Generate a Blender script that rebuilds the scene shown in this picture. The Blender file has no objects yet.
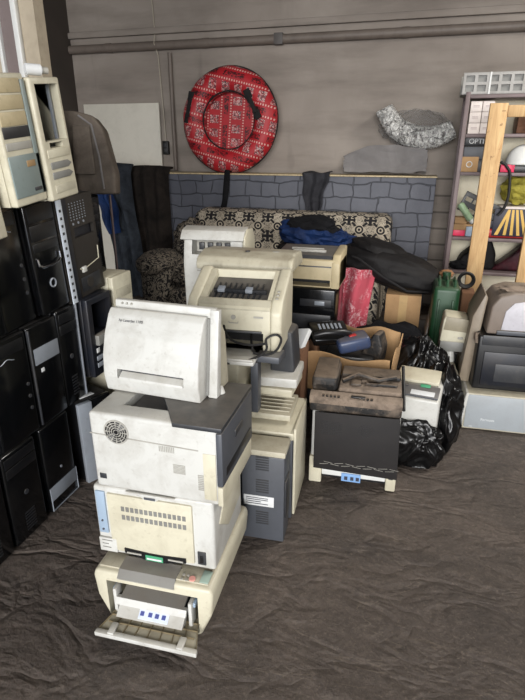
import bpy, bmesh, math, random
from mathutils import Vector, Matrix, Euler, noise
R = math.radians
PI = math.pi
sc = bpy.context.scene
COL = sc.collection
random.seed(7)

# ------------------------------------------------------------------ node helpers
def lin(c):
    def f(v):
        v = v / 255.0
        return v / 12.92 if v <= .04045 else ((v + .055) / 1.055) ** 2.4
    return (f(c[0]), f(c[1]), f(c[2]), 1)

class V:
    """small wrapper so that math nodes read like arithmetic"""
    def __init__(s, nt, sock): s.nt = nt; s.s = sock
    def _op(s, op, *o):
        n = s.nt.nodes.new('ShaderNodeMath'); n.operation = op
        for i, v in enumerate((s,) + o):
            if isinstance(v, V): s.nt.links.new(v.s, n.inputs[i])
            else: n.inputs[i].default_value = v
        return V(s.nt, n.outputs[0])
    def __add__(s, o): return s._op('ADD', o)
    def __sub__(s, o): return s._op('SUBTRACT', o)
    def __mul__(s, o): return s._op('MULTIPLY', o)
    def __truediv__(s, o): return s._op('DIVIDE', o)
    def fract(s): return s._op('FRACT')
    def floor(s): return s._op('FLOOR')
    def abs(s): return s._op('ABSOLUTE')
    def min(s, o): return s._op('MINIMUM', o)
    def max(s, o): return s._op('MAXIMUM', o)
    def lt(s, o): return s._op('LESS_THAN', o)
    def gt(s, o): return s._op('GREATER_THAN', o)
    def pow(s, o): return s._op('POWER', o)
    def sqrt(s): return s._op('SQRT')
    def mod(s, o): return s._op('FLOORED_MODULO', o)
    def clamp(s):
        n = s.nt.nodes.new('ShaderNodeClamp'); s.nt.links.new(s.s, n.inputs[0]); return V(s.nt, n.outputs[0])

def new_mat(name):
    m = bpy.data.materials.new(name); m.use_nodes = True
    nt = m.node_tree; b = nt.nodes['Principled BSDF']
    return m, nt, b
def coords(nt, scale=(1, 1, 1), rot=(0, 0, 0), kind='Object'):
    tc = nt.nodes.new('ShaderNodeTexCoord'); mp = nt.nodes.new('ShaderNodeMapping')
    mp.inputs['Scale'].default_value = scale; mp.inputs['Rotation'].default_value = rot
    nt.links.new(tc.outputs[kind], mp.inputs[0]); return mp.outputs[0]
def tex_noise(nt, vec, scale=5, detail=5, rough=.6, dist=0):
    n = nt.nodes.new('ShaderNodeTexNoise'); n.inputs['Scale'].default_value = scale
    n.inputs['Detail'].default_value = detail; n.inputs['Roughness'].default_value = rough
    n.inputs['Distortion'].default_value = dist
    nt.links.new(vec, n.inputs['Vector']); return V(nt, n.outputs['Fac'])
def ramp(nt, v, a, b):
    n = nt.nodes.new('ShaderNodeMapRange'); n.inputs[1].default_value = a; n.inputs[2].default_value = b
    nt.links.new(v.s, n.inputs[0]); return V(nt, n.outputs[0])
def mix(nt, f, a, b):
    n = nt.nodes.new('ShaderNodeMix'); n.data_type = 'RGBA'
    if isinstance(f, V): nt.links.new(f.s, n.inputs[0])
    else: n.inputs[0].default_value = f
    for i, c in ((6, a), (7, b)):
        if isinstance(c, tuple): n.inputs[i].default_value = c
        else: nt.links.new(c, n.inputs[i])
    return n.outputs[2]
def bump(nt, b, h, strength=.3, dist=.01):
    n = nt.nodes.new('ShaderNodeBump'); n.inputs['Strength'].default_value = strength
    n.inputs['Distance'].default_value = dist
    nt.links.new(h.s, n.inputs['Height']); nt.links.new(n.outputs[0], b.inputs['Normal'])

def mat(name, col, rough=.5, metal=0, dirt=(70, 62, 52), amt=.25, scale=7, bmp=0, bsc=60, dust=0, dustcol=(120, 110, 98), spec=.5):
    m, nt, b = new_mat(name)
    v = coords(nt)
    n1 = tex_noise(nt, v, scale, 6, .65, .4)
    f = ramp(nt, n1, .45, .78) * amt
    c = mix(nt, f, lin(col), lin(dirt))
    n2 = tex_noise(nt, v, scale * 6, 3, .6)
    c = mix(nt, ramp(nt, n2, .6, .75) * (amt * .6), c, lin(dirt))
    if dust:
        g = nt.nodes.new('ShaderNodeNewGeometry'); sp = nt.nodes.new('ShaderNodeSeparateXYZ')
        nt.links.new(g.outputs['Normal'], sp.inputs[0])
        up = ramp(nt, V(nt, sp.outputs[2]), .5, .95)
        n3 = tex_noise(nt, v, scale * 2.2, 6, .7)
        c = mix(nt, (up * dust * (ramp(nt, n3, .25, .6) * .6 + .4)).clamp(), c, lin(dustcol))
    nt.links.new(c, b.inputs['Base Color'])
    b.inputs['Roughness'].default_value = rough; b.inputs['Metallic'].default_value = metal
    b.inputs['Specular IOR Level'].default_value = spec
    if bmp: bump(nt, b, tex_noise(nt, v, bsc, 6, .65), bmp, .01)
    return m

M = {}
M['white'] = mat('white_plastic', (192, 192, 187), .42, amt=.42, dirt=(116, 106, 90), scale=9, dust=.35, dustcol=(158, 148, 130))
M['white_clean'] = mat('clean_white_plastic', (206, 207, 204), .4, amt=.12)
M['cream'] = mat('cream_plastic', (196, 191, 170), .45, amt=.35, dirt=(112, 98, 74), scale=8, dust=.3, dustcol=(160, 148, 124))
M['cream_dirty'] = mat('dirty_cream_plastic', (180, 175, 156), .5, amt=.5, dirt=(96, 85, 66), scale=9, dust=.45, dustcol=(132, 120, 100))
M['beige'] = mat('beige_plastic', (184, 170, 136), .5, amt=.35, dirt=(90, 76, 52), dust=.4, dustcol=(130, 116, 96))
M['grey'] = mat('grey_plastic', (122, 122, 118), .5, amt=.4, dust=.5)
M['lgrey'] = mat('light_grey_plastic', (160, 158, 150), .5, amt=.4, dust=.4, dustcol=(140, 130, 116))
M['bluegrey'] = mat('blue_grey_plastic', (72, 75, 81), .45, amt=.35, dirt=(50, 50, 52), dust=.4, dustcol=(128, 120, 108))
M['paleblue'] = mat('pale_blue_plastic', (146, 164, 182), .4, amt=.15)
M['sage'] = mat('grey_green_plastic', (122, 134, 132), .4, amt=.3, dirt=(80, 82, 74))
M['dark'] = mat('dark_grey_plastic', (44, 46, 50), .45, amt=.35, dirt=(90, 86, 80), dust=.65, dustcol=(104, 98, 90))
M['black'] = mat('black_plastic', (13, 14, 17), .38, amt=.25, dirt=(46, 44, 42), dust=.3, dustcol=(66, 62, 58))
M['gloss'] = mat('glossy_black_plastic', (9, 10, 12), .16, amt=.2, dirt=(40, 38, 36), dust=.2, dustcol=(60, 58, 54))
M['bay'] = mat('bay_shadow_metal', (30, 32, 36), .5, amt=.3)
M['bluesteel'] = mat('dark_blue_painted_steel', (26, 29, 37), .4, metal=.2, amt=.3)
M['steel'] = mat('galvanised_steel', (196, 204, 214), .4, metal=.0, amt=.3, scale=12)
M['darksteel'] = mat('dusty_chassis_steel', (54, 50, 46), .6, metal=.4, amt=.55, dirt=(44, 38, 32), scale=14, bmp=.3)
M['silver'] = mat('silver_plastic', (138, 144, 152), .35, metal=.1, amt=.25)
M['chrome'] = mat('chrome', (220, 222, 226), .15, metal=1, amt=.1)
M['soot'] = mat('sooty_black_plastic', (20, 19, 19), .6, amt=1, dirt=(112, 98, 84), scale=9, dust=.75, dustcol=(118, 102, 86), bmp=.3, bsc=80)
M['dusty'] = mat('thick_grey_dust', (128, 113, 99), .85, amt=1, dirt=(44, 38, 34), scale=16, dust=.3, dustcol=(134, 118, 102), bmp=.5, bsc=70)
M['cardboard'] = mat('cardboard', (172, 138, 98), .85, amt=.3, dirt=(110, 80, 52), scale=9, bmp=.15)
M['cardboard_dark'] = mat('brown_cardboard', (112, 78, 54), .85, amt=.5, dirt=(54, 38, 28), scale=8, bmp=.15)
M['paper'] = mat('white_paper', (206, 208, 208), .7, amt=.12)
M['pale_card'] = mat('pale_printed_card', (222, 212, 206), .7, amt=.15)
M['blue_label'] = mat('blue_label', (120, 158, 204), .5, amt=.15)
M['ink'] = mat('printed_ink', (48, 50, 64), .6, amt=.05)
M['green'] = mat('green_painted_steel', (28, 66, 40), .45, amt=.45, dirt=(30, 34, 28), dust=.3, dustcol=(90, 96, 80))
M['green_label'] = mat('green_sticker', (70, 150, 110), .5, amt=.1)
M['red'] = mat('red_plastic', (176, 44, 44), .4, amt=.2)
M['pink'] = mat('pink_plastic', (226, 50, 92), .45, amt=.1)
M['lime'] = mat('lime_plastic', (170, 200, 60), .5, amt=.1)
M['orange'] = mat('rusty_orange_cloth', (150, 108, 72), .8, amt=.5)
M['gold'] = mat('gold_print', (214, 172, 78), .45, amt=.1)
M['navy'] = mat('navy_card', (34, 34, 52), .5, amt=.15)
M['rubber'] = mat('black_rubber', (14, 14, 15), .55, amt=.2)
M['webbing'] = mat('black_webbing', (18, 17, 19), .9, amt=.2, bmp=.5, bsc=200)
M['shelf_metal'] = mat('mauve_grey_painted_steel', (112, 98, 98), .5, metal=.2, amt=.5, dirt=(74, 62, 58))
M['shelf_back'] = mat('cream_backing_board', (238, 230, 206), .7, amt=.2, dirt=(150, 136, 106))
M['board'] = mat('white_coated_board', (206, 202, 190), .5, amt=.15, scale=4)
M['tape'] = mat('cream_glitter_edging', (196, 178, 140), .5, amt=.7, dirt=(70, 60, 46), scale=60)
M['mortar'] = mat('wall_cable', (176, 168, 152), .6, amt=.1)
M['yellow_bag'] = mat('yellow_netting', (158, 148, 54), .75, amt=.6, dirt=(84, 78, 24), scale=22, bmp=.8, bsc=60)
M['pine'] = None

def fabric(name, col, dark, scale=6, rough=.95, b=.6, sheen=0):
    m, nt, bs = new_mat(name); v = coords(nt)
    n = tex_noise(nt, v, scale, 6, .65, .6)
    nt.links.new(mix(nt, ramp(nt, n, .3, .7), lin(dark), lin(col)), bs.inputs['Base Color'])
    bs.inputs['Roughness'].default_value = rough; bs.inputs['Specular IOR Level'].default_value = .2
    bump(nt, bs, tex_noise(nt, v, scale * 2.5, 5, .6, 1.2) + tex_noise(nt, v, 250, 2, .5) * .15, b, .02)
    return m
M['jeans'] = fabric('dark_denim', (60, 66, 74), (28, 31, 36))
M['blue_cloth'] = fabric('blue_nylon', (30, 56, 104), (12, 22, 48), rough=.6)
M['brown_cloth'] = fabric('dark_brown_cloth', (44, 38, 34), (18, 16, 15))
M['black_cloth'] = fabric('black_cloth', (26, 26, 29), (11, 11, 13))
M['grey_cloth'] = fabric('grey_felt_cloth', (134, 131, 130), (108, 105, 104), scale=3, b=.3)
M['dgrey_cloth'] = fabric('dark_grey_jersey', (62, 62, 66), (38, 38, 42), scale=8)
M['suit_cloth'] = fabric('dusty_suitcase_cloth', (112, 103, 94), (80, 73, 66), scale=7, b=.3)
M['bag_cloth'] = fabric('black_nylon_bag', (30, 28, 28), (15, 14, 15), scale=4, rough=.62, b=.4)
M['maroon_cloth'] = fabric('maroon_vinyl', (72, 30, 38), (28, 16, 22), scale=8, rough=.4)
M['yellowish'] = fabric('brown_leather', (128, 92, 70), (70, 46, 34), scale=10, rough=.5)
def pinkm():
    m, nt, b = new_mat('pink_patterned_towel'); v = coords(nt)
    n = tex_noise(nt, v, 38, 2, .5, 1.5); n2 = tex_noise(nt, v, 5, 3)
    c = mix(nt, ramp(nt, n, .53, .57), lin((178, 74, 88)), lin((210, 160, 165)))
    c = mix(nt, ramp(nt, n2, .42, .55), lin((184, 78, 92)), c)
    nt.links.new(c, b.inputs['Base Color']); b.inputs['Roughness'].default_value = .95
    bump(nt, b, tex_noise(nt, v, 14, 5, .6, 1), .5, .02); return m
M['pink_towel'] = pinkm()
def plastic_film():
    m, nt, b = new_mat('black_bin_liner_film'); v = coords(nt)
    b.inputs['Base Color'].default_value = lin((9, 9, 10)); b.inputs['Roughness'].default_value = .3
    n = tex_noise(nt, coords(nt, (1, 1, .6), (R(30), R(20), 0)), 4.5, 2.2, .5, 1.6)
    b.inputs['Specular IOR Level'].default_value = .4
    bump(nt, b, (n - .5).abs() * 2, .35, .02); return m
M['film'] = plastic_film()
def foil():
    m, nt, b = new_mat('crinkled_foil'); v = coords(nt)
    b.inputs['Metallic'].default_value = .1; b.inputs['Roughness'].default_value = .28
    n = tex_noise(nt, v, 24, 3, .6, 1.5)
    nt.links.new(mix(nt, ramp(nt, n, .35, .6), lin((110, 108, 106)), lin((255, 254, 250))), b.inputs['Base Color'])
    bump(nt, b, (n - .5).abs() * 2, 1, .03); return m
M['foil'] = foil()
def clearfilm():
    m, nt, b = new_mat('smoky_clear_polythene'); v = coords(nt)
    b.inputs['Base Color'].default_value = lin((150, 148, 146)); b.inputs['Roughness'].default_value = .12
    b.inputs['Alpha'].default_value = .25
    n = tex_noise(nt, v, 12, 6, .65, 2); bump(nt, b, (n - .5).abs() * 2, .9, .03); return m
M['clear'] = clearfilm()
def pine():
    m, nt, b = new_mat('raw_pine_timber'); v = coords(nt, (10, 10, 1.2))
    n = tex_noise(nt, v, 3.2, 5, .6, 1.4); n2 = tex_noise(nt, coords(nt), 26, 2, .5)
    c = mix(nt, ramp(nt, n, .3, .7), lin((208, 176, 128)), lin((176, 138, 92)))
    c = mix(nt, ramp(nt, n2, .68, .76) * .7, c, lin((104, 70, 40)))
    nt.links.new(c, b.inputs['Base Color']); b.inputs['Roughness'].default_value = .7
    bump(nt, b, n, .15, .005); return m
M['pine'] = pine()
def wallm(name, a, d):
    m, nt, b = new_mat(name); v = coords(nt)
    n = tex_noise(nt, v, 1.1, 5, .55, .5); n2 = tex_noise(nt, coords(nt, (.5, 1, 3)), 1.6, 4, .6)
    c = mix(nt, ramp(nt, n, .3, .7), lin(a), lin(d))
    c = mix(nt, ramp(nt, n2, .45, .7) * .35, c, lin((70, 62, 56)))
    # joints between the cast panels
    sp = nt.nodes.new('ShaderNodeSeparateXYZ'); nt.links.new(v, sp.inputs[0])
    z = V(nt, sp.outputs[2]); x = V(nt, sp.outputs[0]); y = V(nt, sp.outputs[1])
    jz = ((z - 1.12) / .16).fract().lt(.12) * z.lt(1.3)
    c = mix(nt, jz * .6, c, lin((48, 42, 38)))
    st = (tex_noise(nt, coords(nt, (1, 1, .25)), 5, 3, .5, .3))
    c = mix(nt, ramp(nt, st, .62, .8) * .3, c, lin((60, 54, 50)))
    nt.links.new(c, b.inputs['Base Color']); b.inputs['Roughness'].default_value = .85
    bump(nt, b, tex_noise(nt, v, 9, 8, .7) + jz * -1.0, .35, .01); return m
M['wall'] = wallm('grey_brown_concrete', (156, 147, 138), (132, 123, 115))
M['wall_dark'] = wallm('dark_concrete', (78, 70, 64), (62, 56, 51))  # darker concrete tone, used for the left wall and ceiling
def floorm():
    m, nt, b = new_mat('dirty_brown_floor_sheet'); v = coords(nt)
    n = tex_noise(nt, v, 1.3, 8, .68, .6); n2 = tex_noise(nt, v, 17, 9, .75); n3 = tex_noise(nt, v, 90, 4, .8)
    c = mix(nt, ramp(nt, n, .32, .7), lin((60, 53, 48)), lin((104, 92, 83)))
    c = mix(nt, ramp(nt, n2, .4, .72) * .5, c, lin((48, 42, 38)))
    c = mix(nt, ramp(nt, n3, .56, .7) * .42, c, lin((142, 128, 114)))
    n4 = tex_noise(nt, v, 42, 5, .75, 1); c = mix(nt, ramp(nt, n4, .52, .68) * .5, c, lin((38, 33, 30)))
    w = tex_noise(nt, coords(nt, (.7, 1.8, 1), (0, 0, R(-14))), 1.2, 4, .5, 1.2)
    line = (w - .5).abs().lt(.0028)
    c = mix(nt, line * ramp(nt, n2, .42, .6) * .25, c, lin((150, 136, 120)))
    nt.links.new(c, b.inputs['Base Color'])
    nt.links.new((ramp(nt, n2, .3, .7) * .25 + .55).s, b.inputs['Roughness'])
    fo = tex_noise(nt, coords(nt, (1, 1.7, 1), (0, 0, R(-14))), 3.2, 3, .5, .5)
    pits = tex_noise(nt, v, 30, 6, .75)
    c2 = mix(nt, ramp(nt, pits, .54, .68) * .35, c, lin((128, 116, 104))); nt.links.new(c2, b.inputs['Base Color'])
    bump(nt, b, n2 * .45 + ramp(nt, (fo - .5).abs(), .0, .09) * .35 + pits * .35 + n3 * .08, .9, .03); return m
M['floor'] = floorm()
def brickm():
    m, nt, b = new_mat('slate_blue_stone_print'); v = coords(nt, (1, 1, 1), (R(90), 0, 0))
    wob = nt.nodes.new('ShaderNodeTexNoise'); wob.inputs['Scale'].default_value = 5; nt.links.new(v, wob.inputs['Vector'])
    mxv = nt.nodes.new('ShaderNodeMix'); mxv.data_type = 'VECTOR'; mxv.inputs[0].default_value = .075
    nt.links.new(v, mxv.inputs[4]); nt.links.new(wob.outputs['Color'], mxv.inputs[5])
    br = nt.nodes.new('ShaderNodeTexBrick'); nt.links.new(mxv.outputs[1], br.inputs['Vector'])
    br.inputs['Scale'].default_value = 1; br.inputs['Brick Width'].default_value = .24; br.inputs['Row Height'].default_value = .125
    br.inputs['Mortar Size'].default_value = .006; br.inputs['Mortar Smooth'].default_value = .6
    br.squash = .7; br.squash_frequency = 3
    br.inputs['Color1'].default_value = lin((80, 82, 91)); br.inputs['Color2'].default_value = lin((90, 92, 101)); br.inputs['Mortar'].default_value = lin((60, 62, 69))
    n = tex_noise(nt, v, 9, 6, .6)
    nt.links.new(mix(nt, ramp(nt, n, .35, .7) * .35, br.outputs['Color'], lin((66, 69, 78))), b.inputs['Base Color'])
    b.inputs['Roughness'].default_value = .6
    bump(nt, b, (V(nt, br.outputs['Fac']) * -1) + n * .4, .8, .02); return m
M['stone'] = brickm()
def damask(name, flat):
    """cream cloth with a black tile ornament: crosses, rings and scrolls"""
    m, nt, b = new_mat(name); v = coords(nt)
    sp = nt.nodes.new('ShaderNodeSeparateXYZ'); nt.links.new(v, sp.inputs[0])
    x, y, z = (V(nt, sp.outputs[i]) for i in range(3))
    if flat == 'xz': p, q = x, z + y * .8
    else: p, q = y + x * .25, z + x * .9
    s = 1 / .19
    u = (p * s).fract() - .5; w = (q * s).fract() - .5
    r = (u * u + w * w).sqrt(); au, aw = u.abs(), w.abs()
    cross = au.min(aw).lt(.075) * au.max(aw).lt(.3)
    tips = ((au.max(aw) - .24).abs().lt(.035)) * (au.min(aw).lt(.12))
    cu, cw = (au - .5).abs(), (aw - .5).abs()
    rc = (cu * cu + cw * cw).sqrt()
    ring = ((rc - .16).abs()).lt(.04); dot = rc.lt(.06)
    diag = ((au - aw).abs().lt(.08)) * r.gt(.2) * rc.gt(.24)
    star = (cross.max(tips)).max(ring.max(dot)).max(diag)
    n = tex_noise(nt, v, 55, 2, .5, 1.2)
    curl = (n - .5).abs().lt(.03) * ((au + aw - .5).abs().lt(.14))
    f = star.max(curl)
    n2 = tex_noise(nt, v, 4, 4, .6)
    c = mix(nt, f, mix(nt, ramp(nt, n2, .3, .7), lin((188, 178, 160)), lin((148, 138, 122))), lin((22, 20, 22)))
    nt.links.new(c, b.inputs['Base Color']); b.inputs['Roughness'].default_value = .92
    bump(nt, b, tex_noise(nt, v, 8, 4, .6, .8), .3, .02); return m
M['damask'] = damask('black_cream_ornament_cloth', 'xz')
def damask_dark():
    m, nt, b = new_mat('black_cream_leafy_cloth'); v = coords(nt)
    n = tex_noise(nt, v, 13, 3, .55, 2.2); n2 = tex_noise(nt, v, 40, 2, .5, 1)
    f = ((n - .5).abs().gt(.06)).max(n2.gt(.6))
    nt.links.new(mix(nt, f, lin((116, 108, 96)), lin((17, 15, 17))), b.inputs['Base Color'])
    b.inputs['Roughness'].default_value = .92; bump(nt, b, tex_noise(nt, v, 8, 4, .6, .8), .3, .02); return m
M['leafy'] = damask_dark()
def tubem():
    m, nt, b = new_mat('red_printed_tube_cover'); v = coords(nt, (1, 1, 1), (0, R(-14), 0))
    sp = nt.nodes.new('ShaderNodeSeparateXYZ'); nt.links.new(v, sp.inputs[0])
    x, z = V(nt, sp.outputs[0]), V(nt, sp.outputs[2])
    n = tex_noise(nt, v, 26, 3, .6, .8); nf = tex_noise(nt, v, 60, 2, .5, .6)
    band = ((z * 4.1 + .32).fract()); inb = (band - .5).abs().lt(.2)
    cell = ((x * 7.6 + (z * 4.1 + .32).floor() * .37).fract() - .5).abs()
    body = inb * cell.lt(.30)
    pic = ((n - .5).abs()).lt(.045)
    c = mix(nt, body * ramp(nt, nf, .44, .56) * .85, lin((168, 28, 38)), lin((206, 196, 190)))
    c = mix(nt, body * pic * .8, c, lin((40, 24, 36)))
    c = mix(nt, body * nf.gt(.62), c, lin((196, 40, 70)))
    lett = ((band - .5).abs().gt(.4)) * ((n - .5).abs().lt(.055)) * (((x * 3.4).fract() - .5).abs().lt(.38))
    c = mix(nt, lett * .92, c, lin((30, 12, 16)))
    dots = ((band - .5).abs() - .29).abs().lt(.035) * (x * 38).fract().lt(.45)
    c = mix(nt, dots * .8, c, lin((214, 180, 170)))
    nt.links.new(c, b.inputs['Base Color']); b.inputs['Roughness'].default_value = .55
    bump(nt, b, tex_noise(nt, v, 6, 3, .5), .2, .02); return m
M['tube'] = tubem()

# ------------------------------------------------------------------ mesh builder
class MB:
    def __init__(s): s.bm = bmesh.new(); s.cuts = []; s.mtx = Matrix()
    def _new(s, fn):
        n0 = len(s.bm.verts); fn(); s.bm.verts.ensure_lookup_table(); return s.bm.verts[n0:]
    def box(s, x0, x1, y0, y1, z0, z1, bev=0, seg=2, mtx=None):
        t = bmesh.new(); bmesh.ops.create_cube(t, size=1)
        for v in t.verts:
            v.co = Vector(((x0 + x1) / 2 + v.co.x * (x1 - x0), (y0 + y1) / 2 + v.co.y * (y1 - y0), (z0 + z1) / 2 + v.co.z * (z1 - z0)))
        if bev: bmesh.ops.bevel(t, geom=t.edges[:], offset=min(bev, .49 * min(x1 - x0, y1 - y0, z1 - z0)), segments=seg, profile=.5, affect='EDGES')
        return s.add(t, mtx)
    def add(s, t, mtx=None):
        if mtx is not None: t.transform(mtx)
        t.transform(s.mtx)
        me = bpy.data.meshes.new('t'); t.to_mesh(me); t.free(); s.bm.from_mesh(me); bpy.data.meshes.remove(me); return s
    def prism(s, pts, a, b, axis='x', bev=0, seg=2, mtx=None):
        """pts in the plane across the axis: x -> (y,z), y -> (x,z), z -> (x,y)"""
        t = bmesh.new()
        def P(p, w): return {'x': (w, p[0], p[1]), 'y': (p[0], w, p[1]), 'z': (p[0], p[1], w)}[axis]
        A = [t.verts.new(P(p, a)) for p in pts]; B = [t.verts.new(P(p, b)) for p in pts]
        t.faces.new(A); t.faces.new(B[::-1])
        for i in range(len(pts)): t.faces.new((A[i], B[i], B[(i + 1) % len(pts)], A[(i + 1) % len(pts)]))
        bmesh.ops.recalc_face_normals(t, faces=t.faces[:])
        if bev: bmesh.ops.bevel(t, geom=t.edges[:], offset=bev, segments=seg, profile=.5, affect='EDGES', clamp_overlap=True)
        return s.add(t, mtx)
    def cyl(s, c, r, h, axis='z', seg=24, r2=None, bev=0):
        t = bmesh.new(); bmesh.ops.create_cone(t, cap_ends=True, segments=seg, radius1=r, radius2=r if r2 is None else r2, depth=h)
        if bev: bmesh.ops.bevel(t, geom=[e for e in t.edges if len(e.link_faces) == 2 and any(len(f.verts) > 4 for f in e.link_faces)], offset=bev, segments=2, affect='EDGES')
        rot = {'z': Matrix(), 'x': Matrix.Rotation(PI / 2, 4, 'Y'), 'y': Matrix.Rotation(PI / 2, 4, 'X')}[axis]
        return s.add(t, Matrix.Translation(c) @ rot)
    def ring(s, c, r, t_, axis='y', seg=28, seg2=8):
        pts = []
        for i in range(seg):
            a = 2 * PI * i / seg
            pts.append({'y': (c[0] + r * math.cos(a), c[1], c[2] + r * math.sin(a)), 'z': (c[0] + r * math.cos(a), c[1] + r * math.sin(a), c[2]), 'x': (c[0], c[1] + r * math.cos(a), c[2] + r * math.sin(a))}[axis])
        return s.tube(pts, t_, seg2, closed=True)
    def tube(s, pts, r, seg=8, closed=False, flat=1, smooth=0):
        if smooth:
            P = [Vector(p) for p in pts]; P = [P[0]] + P + [P[-1]]; o = []
            for i in range(1, len(P) - 2):
                for k in range(smooth):
                    t = k / smooth; a, b, c, d = P[i - 1:i + 3]
                    o.append(.5 * ((2 * b) + (c - a) * t + (2 * a - 5 * b + 4 * c - d) * t * t + (3 * b - a - 3 * c + d) * t ** 3))
            pts = o + [P[-2]]
        pts = [Vector(p) for p in pts]; n = len(pts); t = bmesh.new(); rings = []
        up = Vector((0, 0, 1)); prev = None
        for i, p in enumerate(pts):
            if closed: d = pts[(i + 1) % n] - pts[i - 1]
            else: d = pts[min(i + 1, n - 1)] - pts[max(i - 1, 0)]
            d.normalize()
            if prev is None:
                a = d.cross(up)
                if a.length < .1: a = d.cross(Vector((1, 0, 0)))
            else:
                a = prev - d * prev.dot(d)
            a.normalize(); prev = a; b = d.cross(a)
            rr = r[i] if isinstance(r, (list, tuple)) else r
            rings.append([t.verts.new(p + a * math.cos(k * 2 * PI / seg) * rr + b * math.sin(k * 2 * PI / seg) * rr * flat) for k in range(seg)])
        for i in range(n if closed else n - 1):
            A, B = rings[i], rings[(i + 1) % n]
            for k in range(seg): t.faces.new((A[k], A[(k + 1) % seg], B[(k + 1) % seg], B[k]))
        if not closed: t.faces.new(rings[0][::-1]); t.faces.new(rings[-1])
        bmesh.ops.recalc_face_normals(t, faces=t.faces[:])
        return s.add(t)
    def blob(s, c, r, amp=.1, freq=3, seed=0, sub=4, floor=None, ridge=False, power=1, mtx=None):
        t = bmesh.new(); bmesh.ops.create_icosphere(t, subdivisions=sub, radius=1)
        off = Vector((seed * 3.1, seed * 1.7, seed * 5.3))
        for v in t.verts:
            d = v.co.copy()
            if power != 1:
                d = Vector([math.copysign(abs(k) ** power, k) for k in d])
            n = noise.noise(v.co * freq + off) + .5 * noise.noise(v.co * freq * 2.3 + off)
            if ridge:
                w_ = v.co + .35 * Vector((noise.noise(v.co * 1.3 + off), noise.noise(v.co * 1.3 - off), 0))
                n = .8 - 1.8 * abs(noise.noise(Vector((w_.x * freq, w_.y * freq, w_.z * freq * .7)) + off)) - .55 * abs(noise.noise(Vector((w_.x * 2.2, w_.y * 2.2, w_.z)) * freq + off))
            v.co = Vector((d.x * r[0], d.y * r[1], d.z * r[2])) * (1 + amp * n)
        if mtx is not None: t.transform(mtx)
        for v in t.verts:
            v.co += Vector(c)
            if floor is not None and v.co.z < floor: v.co.z = floor + (v.co.z - floor) * .02
        return s.add(t)
    def sheet(s, fn, nu, nv, th=.006):
        """thick cloth sheet from fn(u,v) -> point"""
        t = bmesh.new()
        g = [[Vector(fn(i / nu, j / nv)) for j in range(nv + 1)] for i in range(nu + 1)]
        A = [[None] * (nv + 1) for _ in range(nu + 1)]; B = [[None] * (nv + 1) for _ in range(nu + 1)]
        for i in range(nu + 1):
            for j in range(nv + 1):
                du = g[min(i + 1, nu)][j] - g[max(i - 1, 0)][j]; dv = g[i][min(j + 1, nv)] - g[i][max(j - 1, 0)]
                n = du.cross(dv); n = n.normalized() if n.length > 1e-9 else Vector((0, 0, 1))
                A[i][j] = t.verts.new(g[i][j] + n * th / 2); B[i][j] = t.verts.new(g[i][j] - n * th / 2)
        for i in range(nu):
            for j in range(nv):
                t.faces.new((A[i][j], A[i + 1][j], A[i + 1][j + 1], A[i][j + 1]))
                t.faces.new((B[i][j], B[i][j + 1], B[i + 1][j + 1], B[i + 1][j]))
        for i in range(nu):
            t.faces.new((A[i][0], B[i][0], B[i + 1][0], A[i + 1][0])); t.faces.new((A[i][nv], A[i + 1][nv], B[i + 1][nv], B[i][nv]))
        for j in range(nv):
            t.faces.new((A[0][j], A[0][j + 1], B[0][j + 1], B[0][j])); t.faces.new((A[nu][j], B[nu][j], B[nu][j + 1], A[nu][j + 1]))
        return s.add(t)
    def text(s, body, size, loc, rot=(R(90), 0, 0), depth=.0008, ax='LEFT'):
        cu = bpy.data.curves.new('txt', 'FONT'); cu.body = body; cu.size = size; cu.extrude = depth; cu.align_x = ax
        o = bpy.data.objects.new('txt', cu); COL.objects.link(o)
        me = bpy.data.meshes.new_from_object(o.evaluated_get(bpy.context.evaluated_depsgraph_get()))
        me.transform(s.mtx @ Matrix.Translation(loc) @ Euler(rot).to_matrix().to_4x4())
        s.bm.from_mesh(me); bpy.data.objects.remove(o); bpy.data.meshes.remove(me); bpy.data.curves.remove(cu); return s
    def cut(s, x0, x1, y0, y1, z0, z1): s.cuts.append((x0, x1, y0, y1, z0, z1)); return s
    def build(s, name, m, parent=None, loc=(0, 0, 0), rot=(0, 0, 0), sharp=38):
        me = bpy.data.meshes.new(name); s.bm.to_mesh(me)
        if s.cuts:
            a = bpy.data.objects.new('a', me); COL.objects.link(a); tmp = [a]; tm = []
            for i, c in enumerate(s.cuts):
                q = MB(); q.box(*c); mm = bpy.data.meshes.new('c'); q.bm.to_mesh(mm); q.bm.free()
                k = bpy.data.objects.new('k', mm); COL.objects.link(k); tmp.append(k); tm.append(mm)
                md = a.modifiers.new('b%d' % i, 'BOOLEAN'); md.object = k; md.operation = 'DIFFERENCE'; md.solver = 'EXACT'
            dg = bpy.context.evaluated_depsgraph_get(); dg.update()
            me2 = bpy.data.meshes.new_from_object(a.evaluated_get(dg)); me2.name = name
            for k in tmp: bpy.data.objects.remove(k)
            for k in tm: bpy.data.meshes.remove(k)
            me = me2
        s.bm.free()
        me.materials.clear(); me.materials.append(m if not isinstance(m, str) else M[m])
        me.polygons.foreach_set('use_smooth', [True] * len(me.polygons)); me.set_sharp_from_angle(angle=R(sharp))
        o = bpy.data.objects.new(name, me); COL.objects.link(o); o.location = loc; o.rotation_euler = rot
        if parent: o.parent = parent
        return o

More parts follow.
